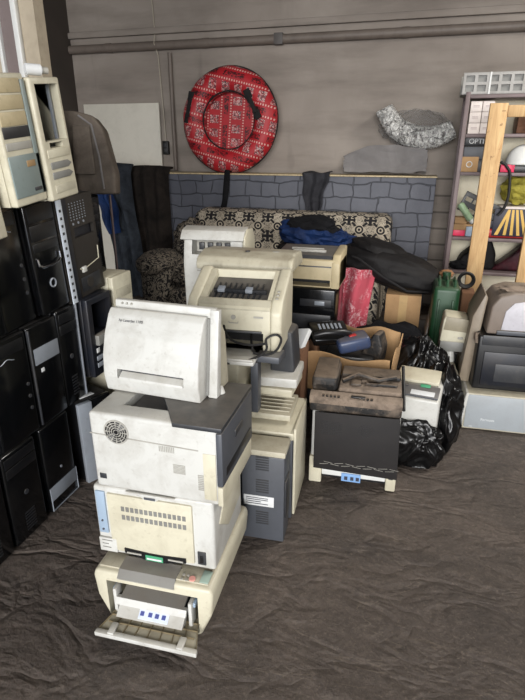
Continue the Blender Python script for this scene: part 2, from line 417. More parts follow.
def tag(o, label=None, cat=None, group=None, kind=None):
    if label: o['label'] = label
    if cat: o['category'] = cat
    if group: o['group'] = group
    if kind: o['kind'] = kind
    return o
def thing(name, label, cat, loc=(0, 0, 0), rz=0, group=None, rx=0, ry=0):
    o = bpy.data.objects.new(name, None); COL.objects.link(o); o.empty_display_size = .05
    o.location = loc; o.rotation_euler = (R(rx), R(ry), R(rz)); return tag(o, label, cat, group)
def B(*a, **k): return MB().box(*a, **k)
def sub(o, label): o['label'] = label; return o

# ------------------------------------------------------------------ the setting
fl = MB()
def ffn(u, v):
    x, y = -3.9 + u * 7.9, -3.4 + v * 9.3
    z = 0
    q = y + .22 * x
    for yc, a, w in ((.98, .011, .035), (.66, .012, .04), (1.28, .008, .03), (1.95, .006, .03), (.42, .010, .04)):
        z += a * math.exp(-((q + .08 * noise.noise(Vector((x * 2, yc, 0))) - yc + .1) / w) ** 2) * min(1, max(0, (x + .45) * 3)) * min(1, max(0, 1.9 - yc * .3 - abs(x - .4)))
    z += .006 * (abs(noise.noise(Vector((x * 1.6, y * 3.2, 4)))) - .3) * min(1, max(0, (x + .45) * 3)) * min(1, max(0, (2.1 - y) * 3))
    return (x, y, z - .003)
fl.sheet(ffn, 300, 380, .02)
for v in fl.bm.verts: v.co.z -= .01
tag(fl.build('floor', 'floor'), kind='structure')
tag(B(-3.9, 3.6, 5.70, 5.85, -.02, 3.5).build('wall_back', 'wall'), kind='structure')
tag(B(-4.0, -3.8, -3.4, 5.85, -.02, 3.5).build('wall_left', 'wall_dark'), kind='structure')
tag(B(3.4, 3.55, -3.4, 5.70, -.02, 3.5).build('wall_right', 'wall'), kind='structure')
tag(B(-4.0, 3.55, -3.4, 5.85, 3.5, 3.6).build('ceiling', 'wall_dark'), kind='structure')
# upper joint beam running along the wall, and the steel pipe in front of it
m = MB(); m.box(-3.8, 3.4, 5.655, 5.70, 2.66, 2.72, .01)
tag(m.build('trim_1', 'wall'), kind='structure')
p = thing('wall_pipe', 'long grey painted pipe running level along the back wall', 'pipe', (-1.5, 5.66, 2.555))
M['pipe'] = mat('wall_coloured_pipe_paint', (112, 102, 94), .55, amt=.4, dirt=(60, 54, 50))
MB().tube([(-2.29, 0, 0), (4.8, 0, 0)], .042, 14).build('pipe', 'pipe', p)
for x in (-1.85, -.75, 1.2, 3.0):
    MB().tube([(x, 0, 0), (x + .07, 0, 0)], .046, 14).build('pipe_sleeve', 'pipe', p)
c = B(.0, .09, -.045, .0, -.05, .05, .006).build('bracket', mat('dull_bracket', (84, 80, 78), .6), p)
m = MB().tube([(0, 0, 0), (0, 0, 1.15)], .022, 12)
tag(m.build('wall_pipe', 'pipe', loc=(-2.62, 5.66, 1.335)), 'thin grey vertical pipe on the back wall, left of the red tube', 'pipe')
so = thing('wall_switch', 'small black socket box on the back wall with a hanging pale cable', 'socket', (-2.73, 5.68, 1.57))
B(-.035, .035, -.03, .015, -.07, .07, .008).build('housing', 'rubber', so)
B(-.018, .018, -.036, -.028, -.045, -.01, .002).build('socket_face', 'dark', so)
B(-.018, .018, -.036, -.028, .01, .045, .002).build('socket_face', 'dark', so)
MB().tube([(0, 0, .07), (-.01, -.01, .5), (-.03, 0, .9), (-.035, -.07, 1.0), (-.05, 0, 1.1), (-.07, 0, 1.6), (-.07, .01, 1.9)], .005, 6).build('cable', 'mortar', so)

# pale metal and wood post at the left
m = MB(); m.box(-2.32, -1.92, 2.60, 2.68, 0, 3.5)
tag(m.build('trim_2', mat('pale_wood_jamb', (168, 156, 136), .6, amt=.3)), kind='structure')
m = MB(); m.box(-2.035, -2.005, 2.57, 2.60, 0, 3.5, .004); m.box(-2.13, -2.11, 2.56, 2.60, 0, 3.5, .004)
tag(m.build('trim_3', 'white_clean'), kind='structure')
m = MB(); m.box(-2.11, -2.035, 2.58, 2.60, 0, 3.5)
tag(m.build('trim_4', mat('mauve_jamb', (112, 100, 98), .6)), kind='structure')

# board leaning in the corner
tag(B(-.46, .46, -.012, .012, 0, 2.02, .003).build('white_board', 'board', loc=(-3.24, 5.65, 0), rot=(R(-.5), 0, 0)),
    'plain white rectangular board leaning on the back wall in the left corner', 'board')

# ------------------------------------------------------------------ printed partition with the tube, cushion and duct
par = thing('partition', 'low slate blue stone printed partition standing before the back wall', 'partition', (-1.5, 5.36, 0))
B(-1.62, 1.64, 0, .26, 0, 1.315, .008).build('panel', 'stone', par)
B(-1.62, 1.645, -.006, .266, 1.315, 1.328, .003).build('top_edging', 'tape', par)

tb = thing('snow_tube', 'round red snow tube with printed cover leaning on the back wall', 'snow tube', (-1.93, 5.49, 1.328), rx=-4)
t = bmesh.new(); seg, s2 = 72, 28; rg = []
for i in range(seg):
    a = 2 * PI * i / seg; row = []
    for k in range(s2):
        b = 2 * PI * k / s2
        rr = .385 + .118 * math.cos(b); yy = .11 * math.sin(b)
        q = 1 + .008 * math.sin(a * 9)
        row.append(t.verts.new((rr * q * math.cos(a), yy, rr * q * math.sin(a) + .50)))
    rg.append(row)
for i in range(seg):
    for k in range(s2):
        t.faces.new((rg[i][k], rg[i][(k + 1) % s2], rg[(i + 1) % seg][(k + 1) % s2], rg[(i + 1) % seg][k]))
bmesh.ops.recalc_face_normals(t, faces=t.faces[:])
MB().add(t).build('cover', 'tube', tb, sharp=80)
sbm = MB().cyl((0, 0, 0), .30, .03, 'y', 48).build('seat_base', 'tube', tb, loc=(0, .095, .5), rot=(0, R(80), 0))
MB().ring((0, -.04, .5), .276, .010, 'y', 48, 8).build('seam', 'webbing', tb)
MB().ring((0, -.0, .5), .503, .009, 'y', 64, 8).build('seam', 'webbing', tb)
for sx, zc, an in ((.27, .64, R(28)), (-.40, .62, R(-12))):
    q = MB()
    mt = Matrix.Translation((sx, -.10 if sx > 0 else -.088, zc)) @ Matrix.Rotation(-an, 4, 'Y')
    q.box(-.034, .034, -.018, .03, -.15, -.06, .006, mtx=mt); q.box(-.034, .034, -.018, .03, .06, .15, .006, mtx=mt)
    q.box(-.02, .02, -.04, -.016, -.09, .09, .008, mtx=mt)
    q.build('handle', 'webbing', tb)

cu = MB()
def cufn(u, v):
    x = -.39 + .78 * u
    top = .235 - .04 * max(0, (u - .75) * 4) - .11 * max(0, (.28 - u) / .28) ** 1.3
    z = v * top + .012 * noise.noise(Vector((u * 6, v * 3, 1)))
    return (x + .02 * noise.noise(Vector((v * 4, u, 3))), .03 * v + .012 * noise.noise(Vector((u * 5, v * 5, 0))), z)
cu.sheet(cufn, 40, 20, .05)
tag(cu.build('foam_sheet', 'grey_cloth', loc=(-.35, 5.45, 1.355)), 'grey felt sheet lying folded on the right end of the stone printed partition', 'felt sheet')

du = thing('foil_duct', 'silver foil flexible duct curled inside a torn plastic bag, above the grey felt', 'duct', (-.08, 5.52, 1.60))
pth = []; rr = []
for i in range(64):
    u = i / 63
    pth.append((-.32 + .63 * u, .02 * math.sin(6 * u), .27 + .05 * max(0, 1 - 5 * u) - .21 * math.sin(PI * u * .80) ** .8 )); rr.append((.080 + .02 * math.sin(PI * u)) * (1 + .07 * (i % 2)))
MB().tube(pth, rr, 22).build('duct', 'foil', du)
m = MB(); m.blob((-.02, .05, .15), (.30, .10, .15), .22, 2.3, 5, 5, ridge=True)
m.build('plastic_bag', 'clear', du)

def strip(label, x, z0, z1, w0, w1, name='fabric_strip', mt='black_cloth', y=5.33, cat='cloth'):
    m = MB()
    def fn(u, v):
        w = w0 + (w1 - w0) * v
        return (x + (u - .5) * w + .025 * math.sin(v * 5), y - .015 - .012 * math.sin(u * 9 + v * 2), z1 + (z0 - z1) * v)
    m.sheet(fn, 14, 24, .006)
    return tag(m.build(name, mt), label, cat)
m = MB()
m.tube([(-1.9, 5.42, 1.345), (-1.9, 5.33, 1.36), (-1.91, 5.315, 1.2), (-1.93, 5.31, 1.05), (-1.985, 5.30, .85), (-1.96, 5.3, .78)], [.02, .03, .035, .03, .035, .02], 10, flat=.3)
tag(m.build('strap', 'black_cloth'), 'narrow black strap hanging over the stone printed partition below the red tube', 'strap')
m = MB()
def cfn(u, v):
    if v < .2: return (-1.12 + .27 * u, 5.50 - v * .85, 1.345 + .01 * math.sin(u * 8))
    q = (v - .2) / .8
    return (-1.12 + .04 * q + (.27 - .12 * q) * u + .01 * math.sin(q * 9), 5.325 - .014 * math.sin(u * 14 + q) - .01, 1.34 - .42 * q * (1 - .35 * abs(u - .45)))
m.sheet(cfn, 24, 30, .008)
tag(m.build('hanging_shirt', 'dgrey_cloth'), 'dark grey shirt draped over the partition edge, right of the red tube', 'shirt')

# clothes heaped on the left end
def drape(name, label, mt, x0, x1, z1, z0, y, seed, cat='clothes', lean=0, tap=.0):
    m = MB()
    def fn(u, v):
        f = noise.noise(Vector((u * 5, v * 1.2, seed)))
        x = x0 + (x1 - x0) * u + lean * v + tap * v * (u - .5) + .03 * noise.noise(Vector((u * 2, v * 4, seed + 4)))
        zz = z1 + (z0 - z1) * v
        rnd = math.sin(PI * min(1, max(0, u))) ** .5
        yy = y - .10 * rnd - .05 * f - .02 * math.sin(u * 22 + seed)
        if v < .12: yy += (.12 - v) * 1.2; zz = z1 + .02 * rnd - (z1 - z0) * max(0, v - .06)
        return (x, yy, zz + (.05 * noise.noise(Vector((u * 4, 9, seed)))) * (1 - abs(2 * v - 1)))
    m.sheet(fn, 40, 60, .02)
    return tag(m.build(name, mt), label, cat)
drape('jacket', 'dark brown jacket hanging over the left end of the stone printed partition', 'brown_cloth', -3.06, -2.56, 1.37, .10, 5.30, 1, 'jacket')
drape('jeans', 'faded dark denim clothes draped in front of the brown jacket', 'jeans', -3.26, -2.92, 1.40, .05, 5.10, 2, 'jeans', .16)
drape('blue_jacket', 'bright blue jacket partly hidden behind the dark denim clothes', 'blue_cloth', -3.22, -3.02, 1.36, .75, 4.93, 3, 'jacket', .12, -.1)

# ------------------------------------------------------------------ sofa
so = thing('sofa', 'low sofa in black and cream ornamental fabric before the printed partition', 'sofa', (-1.25, 4.55, 0))
m = MB(); m.box(-.86, 1.04, .3, .62, .1, 1.01, .09, 4)
for v in m.bm.verts: v.co.y += .04 * (v.co.z - .5); v.co.z += .012 * math.sin(v.co.x * 7)
m.build('backrest', 'damask', so)
B(-.80, .74, -.5, .3, .12, .42, .07, 3).build('seat', 'leafy', so)
m = MB(); m.box(-1.06, -.78, -.5, .55, .06, .66, .11, 5); m.blob((-.92, -.30, .62), (.17, .3, .11), .2, 2, 3, 3)
m.build('armrest', 'leafy', so)
m = MB(); m.box(.74, 1.02, -.55, .5, .06, .66, .09, 5); m.build('armrest', 'damask', so)
for x in (-.9, .88):
    for y in (-.42, .42): MB().cyl((x, y, .04), .03, .1).build('leg', 'black', so)
# blanket over the left side of the sofa
m = MB(); m.blob((-.80, .22, .74), (.17, .22, .20), .22, 2.2, 4, 4); m.blob((-.66, .0, .5), (.22, .30, .16), .25, 2.5, 8, 4)
tag(m.build('blanket', 'leafy', loc=(-1.25, 4.45, 0)), 'rumpled dark leafy patterned blanket heaped on the left end of the sofa', 'blanket')

m = MB(); m.blob((0, 0, .12), (.26, .17, .13), .25, 2.6, 3, 4); m.blob((.2, .02, .09), (.2, .14, .10), .3, 3, 6, 4)
tag(m.build('blue_clothes', 'blue_cloth', loc=(-.86, 4.40, .78), rot=(0, R(6), 0)), 'crumpled blue nylon clothes piled against the sofa back', 'clothes')
m = MB(); m.blob((0, 0, .04), (.22, .12, .09), .25, 2.4, 12, 4)
tag(m.build('black_hat', 'black_cloth', loc=(-.83, 4.38, .93)), 'black cloth lying on top of the blue clothes by the sofa back', 'cloth')
tag(B(-.24, .24, -.16, .16, 0, .42, .05, 3).build('storage_bag', 'bag_cloth', loc=(-.86, 4.38, .42)), 'dark stuffed bag on the sofa seat under the blue clothes', 'bag')
m = MB()
def pk(u, v):
    w = .26 - .1 * v
    return (-.13 + w * (u - .5) * 1.15 + .0 * v, -.09 * math.sin(PI * u) - .03 * math.sin(u * 12 + v * 3) - .05 * v, .36 - .50 * v + .04 * math.sin(u * 3))
m.sheet(pk, 30, 30, .02)
tag(m.build('towel', 'pink_towel', loc=(-.27, 3.92, .36)), 'pink patterned towel hanging over the right arm of the sofa', 'towel')

# carton and black cover bag right of the sofa
tag(B(-.20, .22, -.16, .2, 0, .26, .01).build('crate', 'black', loc=(-.02, 4.12, 0)), 'black crate on the floor under the taped cardboard box', 'crate')
cb = thing('cardboard_box', 'taped cardboard box under the big black nylon bag', 'box', (-.035, 4.12, .262))
B(-.13, .13, -.14, .15, 0, .285, .004).build('carton', 'cardboard', cb)
B(-.03, .03, -.142, -.139, .02, .283, 0).build('packing_tape', mat('packing_tape', (188, 158, 112), .3), cb)
bg = thing('nylon_bag', 'large flat black nylon bag slung across the sofa arm and cardboard box', 'bag', (-.14, 4.10, .72), ry=15)
m = MB(); m.blob((0, 0, 0), (.41, .22, .135), .10, 1.8, 9, 5, power=.85); m.blob((-.13, .03, .09), (.24, .18, .08), .12, 2.5, 2, 4)
m.build('bag_body', 'bag_cloth', bg)
m = MB(); m.tube([(-.38, -.08, .02), (-.25, -.2, .03), (-.05, -.24, -.03), (.15, -.22, -.08), (.3, -.16, -.05)], .009, 8); m.build('piping', 'webbing', bg)
tag(B(-.03, .03, -.15, .15, 0, .50, .006).build('plastic_sheet', 'white', loc=(.135, 3.98, 0), rot=(0, R(8), 0)), 'narrow white panel leaning upright left of the green canister', 'panel')

# ------------------------------------------------------------------ green jerrycan
tag(B(-.15, .17, -.2, .2, 0, .27, .01).build('tool_chest', 'black', loc=(.34, 3.80, 0)), 'black chest on the floor under the green canister', 'chest')
jc = thing('jerrycan', 'dark green metal jerrycan standing by the foot of the shelf unit', 'jerrycan', (.245, 3.78, .272))
m = MB(); m.box(-.085, .085, -.16, .16, 0, .44, .03, 4); m.build('body', 'green', jc)
for x in (-.045, .045): B(x - .008, x + .008, -.172, -.155, .05, .36, .005).build('rib', 'green', jc)
for x in (-.05, 0, .05): MB().tube([(x, -.12, .43), (x, -.10, .475), (x, .02, .475), (x, .05, .43)], .009, 8).build('handle', 'green', jc)
MB().cyl((0, .1, .46), .028, .06).build('cap', 'green', jc)
m = MB()
for k in range(4): m.ring((0, .006 * k, 0), .055 - .004 * k, .008, 'y', 24, 6)
tag(m.build('cable_coil', 'rubber', loc=(.385, 3.94, .70)), 'small coil of black cable behind the green canister', 'cable')
tag(B(-.04, .05, -.08, .08, 0, .36, .01).build('orange_carton', 'cardboard_dark', loc=(.40, 3.93, .272)), 'narrow brown carton right beside the green canister', 'box')
m = MB(); m.blob((0, .1, .0), (.05, .05, .03), .25, 3, 2, 3)
tag(m.build('work_glove', 'orange', loc=(.25, 3.90, .725)), 'rusty orange rag lying on the green canister', 'rag')

# ------------------------------------------------------------------ shelf unit on the right
SX0, SX1, SY0, SY1 = .285, 1.55, 5.0, 5.36
M['leg_'] = None
sh = thing('shelf_unit', 'tall metal shelf unit with cream back standing at the right', 'shelf', (0, 0, 0))
for x, y in ((SX0, SY0), (SX1, SY0), (SX0, SY1 - .03), (SX1, SY1 - .03)):
    B(x, x + .035, y, y + .03, 0, 2.0, .002).build('upright', 'shelf_metal', sh)
TZ = [.22, .54, .84, 1.385, 1.685, 1.98]
for z in TZ:
    m = B(SX0 + .036, SX1 - .001, SY0 + .001, SY1 - .032, z - .028, z, .002); m.build('shelf_board', 'shelf_metal', sh)
B(SX0 + .001, SX1 + .03, SY1 + .001, SY1 + .02, 0, 2.0).build('back_board', 'shelf_back', sh)
# wire basket on top
wb = thing('plastic_crate', 'pale slatted plastic crate on top of the shelf unit', 'crate', (.25, 5.02, 1.982))
m = MB(); m.box(0, 1.2, 0, .02, 0, .16, .003)
for r_ in range(2):
    for c_ in range(13): m.cut(.022 + c_ * .09, .088 + c_ * .09, -.1, .5, .02 + r_ * .07, .068 + r_ * .07)
m.build('slatted_side', mat('pale_grey_plastic', (160, 158, 154), .5, amt=.4), wb)
B(.2, .212, -.006, .0, 0, .16).build('corner_strip', 'white_clean', wb)
B(0, 1.2, .021, .30, 0, .01).build('base', 'lgrey', wb)
B(0, 1.2, .29, .305, .011, .16).build('back_side', 'lgrey', wb)
B(.01, 1.19, .022, .03, .011, .145).build('inner_liner', 'grey', wb)
for i in range(7):
    tag(B(0, .13, 0, .2, 0, .11 + .01 * (i % 3), .004).build('small_carton', 'grey', loc=(.27 + i * .16, 5.07, 1.994)), 'grey packet inside the pale slatted crate on the shelf top', 'packet', 'grey packets in the slatted crate')
cm = MB(); cm.blob((0, 0, .06), (.07, .07, .06), .3, 3, 5, 3)
tag(cm.build('patterned_bundle', 'foil', loc=(.92, 5.15, 2.145)), 'small silver and black bundle on top of the slatted crate', 'bundle')
# six white boxes (2 x 3)
n = 0
WB = [('top left', 0, 2), ('top right', 1, 2), ('middle left', 0, 1), ('middle right', 1, 1), ('bottom left', 0, 0), ('bottom right', 1, 0)]
for nm, i, k in WB:
    b = thing('white_carton', 'small white printed box, %s of the six stacked behind the timber post' % nm, 'box', (.335 + i * .093, 5.03, 1.687 + k * .083), group='white boxes on the upper shelf')
    B(0, .088, 0, .2, 0, .08, .002).build('carton', 'pale_card', b)
    q = MB()
    for zz in (.034, .044): q.box(.02, .068, -.001, .0005, zz, zz + .004)
    q.build('printed_lines', mat('pale_print', (176, 160, 160), .7), b)
tag(B(0, .36, 0, .22, 0, .13, .006).build('brown_bag', 'yellowish', loc=(.71, 5.04, 1.687)), 'brown leather case on the upper shelf right of the white boxes', 'case')
tag(B(0, .33, 0, .2, 0, .035, .006).build('grey_tray', 'lgrey', loc=(.72, 5.05, 1.818)), 'flat grey tray lying on the brown leather case', 'tray')
# shelf with the black box
bb = thing('battery_box', 'black box with white lettering on the second shelf', 'box', (.325, 5.03, 1.475))
B(0, .25, 0, .22, .115, .2, .004).build('carton', 'black', bb)
MB().text('OPTIM', .055, (.03, -.001, .135), (R(90), 0, 0), .001).build('lettering', 'paper', bb)
tag(B(0, .26, 0, .22, 0, .10, .004).build('grey_case', 'bluegrey', loc=(.325, 5.03, 1.487)), 'blue grey case under the black lettered box', 'case')
tag(B(0, .25, 0, .22, 0, .098, .004).build('black_case', 'dark', loc=(.325, 5.06, 1.387)), 'dark case at the bottom behind the small kraft box', 'case')
kb = thing('kraft_box', 'small kraft cardboard box with a round white mark', 'box', (.315, 5.005, 1.387))
B(0, .135, 0, .05, 0, .12, .003).build('carton', 'cardboard', kb)
MB().ring((.065, -.001, .06), .022, .004, 'y', 20, 5).build('mark', 'paper', kb)
hm = thing('helmet', 'white hard hat resting on the second shelf', 'helmet', (.80, 5.10, 1.45))
t = bmesh.new(); bmesh.ops.create_uvsphere(t, u_segments=32, v_segments=20, radius=1)
bmesh.ops.delete(t, geom=[v for v in t.verts if v.co.z < -.05], context='VERTS')
for v in t.verts: v.co = Vector((v.co.x * .13, v.co.y * .10, v.co.z * .155))
bmesh.ops.solidify(t, geom=t.faces[:], thickness=.004)
MB().add(t).build('shell', 'white_clean', hm, sharp=60)
MB().ring((0, 0, 0), .118, .006, 'z', 32, 6).build('rim', 'white_clean', hm)
tag(B(0, .4, 0, .2, 0, .055, .006).build('helmet_rest', 'black', loc=(.63, 5.04, 1.387)), 'flat black case under the white hard hat', 'case')
tag(B(0, .11, 0, .01, 0, .06, .01).build('pink_glove', 'pink', loc=(.63, 5.018, 1.387)), 'bright pink packet on the second shelf right of the timber post', 'packet')
tag(B(0, .12, 0, .012, 0, .07, .012).build('lime_packet', 'lime', loc=(.90, 5.012, 1.40)), 'lime green packet below the white hard hat', 'packet')
hc = MB(); hc.tube([(.70, 4.985, 1.40), (.71, 4.97, 1.34), (.72, 4.97, 1.2), (.70, 4.97, 1.1), (.66, 4.97, 1.04)], .012, 8, smooth=4)
hc.tube([(.70, 4.985, 1.40), (.66, 4.99, 1.45), (.62, 5.0, 1.47)], .012, 8)
tag(hc.build('cable', 'rubber'), 'thick black cable hanging down past the yellow net bag', 'cable')
# third bay
yb = MB(); yb.blob((0, 0, .12), (.15, .12, .12), .2, 3, 4, 4, floor=-.0)
tag(yb.build('net_bag', 'yellow_bag', loc=(.83, 5.17, 1.115)), 'bulging yellow green net bag on the third shelf', 'bag')
tag(B(0, .3, 0, .22, 0, .115, .004).build('white_box', 'pale_card', loc=(.68, 5.05, .99)), 'white printed box under the yellow green net bag', 'box')
sb = thing('striped_box', 'dark blue box with slanting gold stripes above the red case', 'box', (.60, 5.03, .92), rz=0)
B(0, .36, 0, .22, -.0, .066, .003).build('carton', 'navy', sb)
bx = B(.04, .36, -.012, -.001, -.06, .17, .002); bx.build('front_panel', 'navy', sb)
for i in range(4):
    MB().prism([(.13 + i * .055, -.05), (.155 + i * .055, -.05), (.165 + i * .03, .165), (.145 + i * .03, .165)], -.015, -.0125, 'y').build('stripe', 'gold', sb)
MB().prism([(.06, -.05), (.09, -.05), (.165, .165), (.145, .165)], -.0155, -.0128, 'y').build('stripe', 'gold', sb)
tag(B(0, .34, 0, .20, 0, .075, .018, 3).build('red_case', 'red', loc=(.60, 5.025, .842)), 'red plastic case under the gold striped box', 'case')
# tilted black part organiser
orr = thing('keyboard_frame', 'black slotted plastic panel leaning tilted behind the timber post', 'panel', (.33, 5.04, 1.075), ry=24)
m = B(0, .52, 0, .016, 0, .17, .003)
for i in range(2):
    for k in range(7): m.cut(.02 + k * .071, .078 + k * .071, -.05, .05, .015 + i * .08, .05 + i * .08)
m.build('slotted_plate', 'black', orr)
sp = thing('spray_can', 'pale green spray can lying tilted on small boxes behind the timber post', 'can', (.345, 5.02, 1.07), ry=142)
MB().cyl((0, 0, .09), .03, .17, bev=.008).build('can', mat('pale_green_print', (150, 176, 140), .35, amt=.5, scale=30, dirt=(60, 70, 66)), sp)
MB().cyl((0, 0, .19), .02, .035).build('cap', 'white_clean', sp)
sp.location = (.345, 5.0, 1.13)
tag(B(0, .30, 0, .2, 0, .10, .004).build('cardboard_box', 'cardboard', loc=(.325, 5.08, .842)), 'low cardboard box on the third shelf behind the small cartons', 'box')
tag(B(0, .10, 0, .12, 0, .055, .003).build('cardboard_box', 'cardboard', loc=(.33, 5.09, .944)), 'small kraft box, upper left on the third shelf', 'box')
tag(B(0, .10, 0, .012, 0, .05, .003).build('red_white_box', 'pink', loc=(.325, 5.06, .842)), 'small red and white packet on the third shelf by the upright', 'packet')
tag(B(0, .07, 0, .02, 0, .085, .003).build('blue_box', 'paleblue', loc=(.43, 5.05, .842)), 'small blue and white packet beside the red packet', 'packet')
tag(B(0, .11, 0, .03, 0, .07, .003).build('cardboard_box', 'cardboard', loc=(.505, 5.04, .842)), 'small open kraft box behind the timber post', 'box')
# fourth bay: black bag, maroon bag
m = MB(); m.prism([(-.12, 0), (.22, 0), (.22, .16), (.15, .30), (.10, .27), (.0, .17), (-.08, .11)], -.09, .12, 'y', bev=.03, seg=3)
for v in m.bm.verts: v.co += Vector((noise.noise(v.co * 9), noise.noise(v.co * 9 + Vector((3, 0, 0))), 0)) * .015
tag(m.build('duffel_bag', 'bag_cloth', loc=(.50, 5.18, .542)), 'black bag slumped on the fourth shelf behind the timber post', 'bag')
m = MB(); m.prism([(0, 0), (.34, 0), (.34, .26), (.26, .24), (.14, .12)], -.1, .1, 'y', bev=.03, seg=3); m.blob((.31, 0, .22), (.07, .07, .07), .15, 2, 1, 3)
tag(m.build('maroon_bag', 'maroon_cloth', loc=(.68, 5.18, .542)), 'shiny maroon bag on the fourth shelf between the timber posts', 'bag')
m = MB(); m.blob((0, 0, .03), (.09, .07, .04), .3, 3, 3, 3)
tag(m.build('black_rag', 'black_cloth', loc=(.42, 5.1, .545)), 'small black rag on the fourth shelf next to the upright', 'rag')

# pine frame
pf = thing('timber_gate', 'rough pine timber frame standing before the shelf unit', 'timber frame', (.50, 4.55, 0))
m = B(-.065, .06, -.02, .025, 0, 1.885, .004); m.build('post', 'pine', pf)
B(.062, 1.10, -.018, .022, 1.79, 1.87, .004).build('rail', 'pine', pf)
tag(B(0, .09, 0, .045, 0, 1.02, .004).build('timber_plank', 'pine', loc=(.80, 4.45, 0)), 'shorter pine post at the right edge of the photo', 'plank')

# ================================================================== THE FRONT STACK
def vents(m, x0, x1, z0, z1, y, nx, nz, gap=.35, th=.0015):
    dx = (x1 - x0) / nx; dz = (z1 - z0) / nz
    for i in range(nx):
        for k in range(nz):
            m.box(x0 + dx * (i + gap / 2), x0 + dx * (i + 1 - gap / 2), y - th, y + .001, z0 + dz * (k + gap / 2), z0 + dz * (k + 1 - gap / 2))
    return m

# bottom: all in one printer with its tray open
SX = -.765
p4 = thing('multifunction_printer', 'cream printer on the floor with open front tray, lowest of the front stack', 'printer', (SX + .012, 1.295, 0), rz=2.5)
W4, D4 = .222, .40
prof = [(-W4 + .05, 0), (W4 - .05, 0), (W4 - .008, .10), (W4, .19), (W4 - .01, .215), (-W4 + .01, .215), (-W4, .19), (-W4 + .008, .10)]
m = MB().prism(prof, -.065, D4, 'y', bev=.012, seg=3)
m.cut(-W4 + .05, W4 - .055, -.2, .20, .012, .175)
m.build('body', 'cream', p4)
B(-W4 + .052, W4 - .057, .12, .19, .014, .172).build('inner_housing', 'bay', p4)
q = MB(); q.prism([(-.072, .200), (-.05, .2235), (.008, .2285), (.008, .205)], -.125, .085, 'x'); q.build('front_apron', 'grey', p4)
q = MB(); q.prism([(-.071, .199), (-.052, .2195), (-.045, .219), (-.068, .192)], -.125, .085, 'x'); q.build('apron_lip', 'lgrey', p4)
q = MB(); q.box(-.205, .20, -.045, .03, .214, .221, .003); q.build('top_deck', 'cream_dirty', p4)
q = MB().cyl((.14, -.035, .2235), .011, .006); q.build('stop_button', mat('pale_red_button', (214, 150, 140)), p4)
for i in range(4): MB().cyl((.105 + (i % 2) * .016, -.043 + (i // 2) * .02, .2235), .005, .005, seg=12).build('button', 'lgrey', p4)
B(.168, .20, -.045, .01, .2225, .226, .003).build('display', mat('grey_green_display', (150, 170, 158)), p4)
# raised paper exit flap (grey) inside the opening
fp = MB(); fp.prism([(-.075, .118), (.10, .155), (.10, .148), (-.075, .110)], -.118, .115, 'x'); f1 = fp.build('inner_flap', 'grey', p4)
B(-.03, .03, .0, .012, .135, .146, .002).build('flap_slots', 'black', f1)
for x in (-.1, .095): B(x - .006, x + .006, -.02, -.006, .128, .139, .002).build('flap_peg', 'white_clean', f1)
q = MB(); q.prism([(-.088, .098), (-.075, .118), (-.06, .116), (-.075, .092)], -.132, .128, 'x'); q.build('flap_lip', 'white', p4)
q = MB(); q.prism([(-.07, .05), (-.04, .09), (.06, .1), (.06, .04)], -.128, .12, 'x'); q.build('paper_well', 'bay', p4)
for s_ in (-1, 1):
    MB().box(s_ * .14 - .007, s_ * .14 + .007, -.075, -.035, .03, .15, .005).build('tray_arm', 'white', p4)
    MB().box(s_ * .145 - .01, s_ * .145 + .01, -.06, -.03, .12, .14, .004).build('tray_hinge', 'paleblue', p4)
q = MB(); q.prism([(-.098, .056), (-.106, .060), (-.056, .096), (-.05, .07), (-.05, .05)], -.125, .12, 'x'); q.build('paper_support', 'white', p4)
lb = MB(); lb.prism([(-.1005, .0645), (-.1003, .0665), (-.068, .0895), (-.068, .0870)], -.045, .065, 'x'); lb.build('label', mat('pale_blue_white_label', (206, 214, 230), .5), p4)
q = MB()
mt = Matrix.Translation((.01, -.1005, .0668)) @ Matrix.Rotation(R(35), 4, 'X')
for x in (-.05, -.02, .005, .03): q.box(x, x + .014, .01, .024, -.001, .0012, mtx=mt)
q.build('label_print', mat('blue_print', (70, 80, 140), .5), p4)
# fold down tray with a grid of ribs
tr = Matrix.Translation((.012, -.04, .048)) @ Matrix.Rotation(R(3), 4, 'X') @ Matrix.Diagonal((.96, .80, 1, 1))
q = MB(); q.mtx = tr
q.prism([(-.15, 0), (.15, 0), (.19, -.155), (-.19, -.155)], -.004, .004, 'z', bev=.002)
tray = q.build('open_tray', 'cream_dirty', p4)
q = MB(); q.mtx = tr
q.prism([(-.19, -.145), (.19, -.145), (.192, -.168), (-.192, -.168)], -.007, .012, 'z', bev=.003)
q.build('tray_front_edge', 'white', tray)
q = MB(); q.mtx = tr
for i in range(9):
    f = -1 + 2 * i / 8; q.prism([(f * .149 - .001, 0), (f * .149 + .001, 0), (f * .186 + .001, -.145), (f * .186 - .001, -.145)], .004, .010, 'z')
for y in (-.03, -.065, -.10): q.box(-.165, .165, y - .001, y + .001, .004, .010)
q.build('tray_ribs', mat('aged_tray_plastic', (120, 108, 82), .5, amt=.4), tray)
for x in (-.13, .13):
    q = MB(); q.mtx = tr; q.box(x - .012, x + .012, -.165, -.11, .011, .020, .003); q.build('tray_slider', 'white', tray)

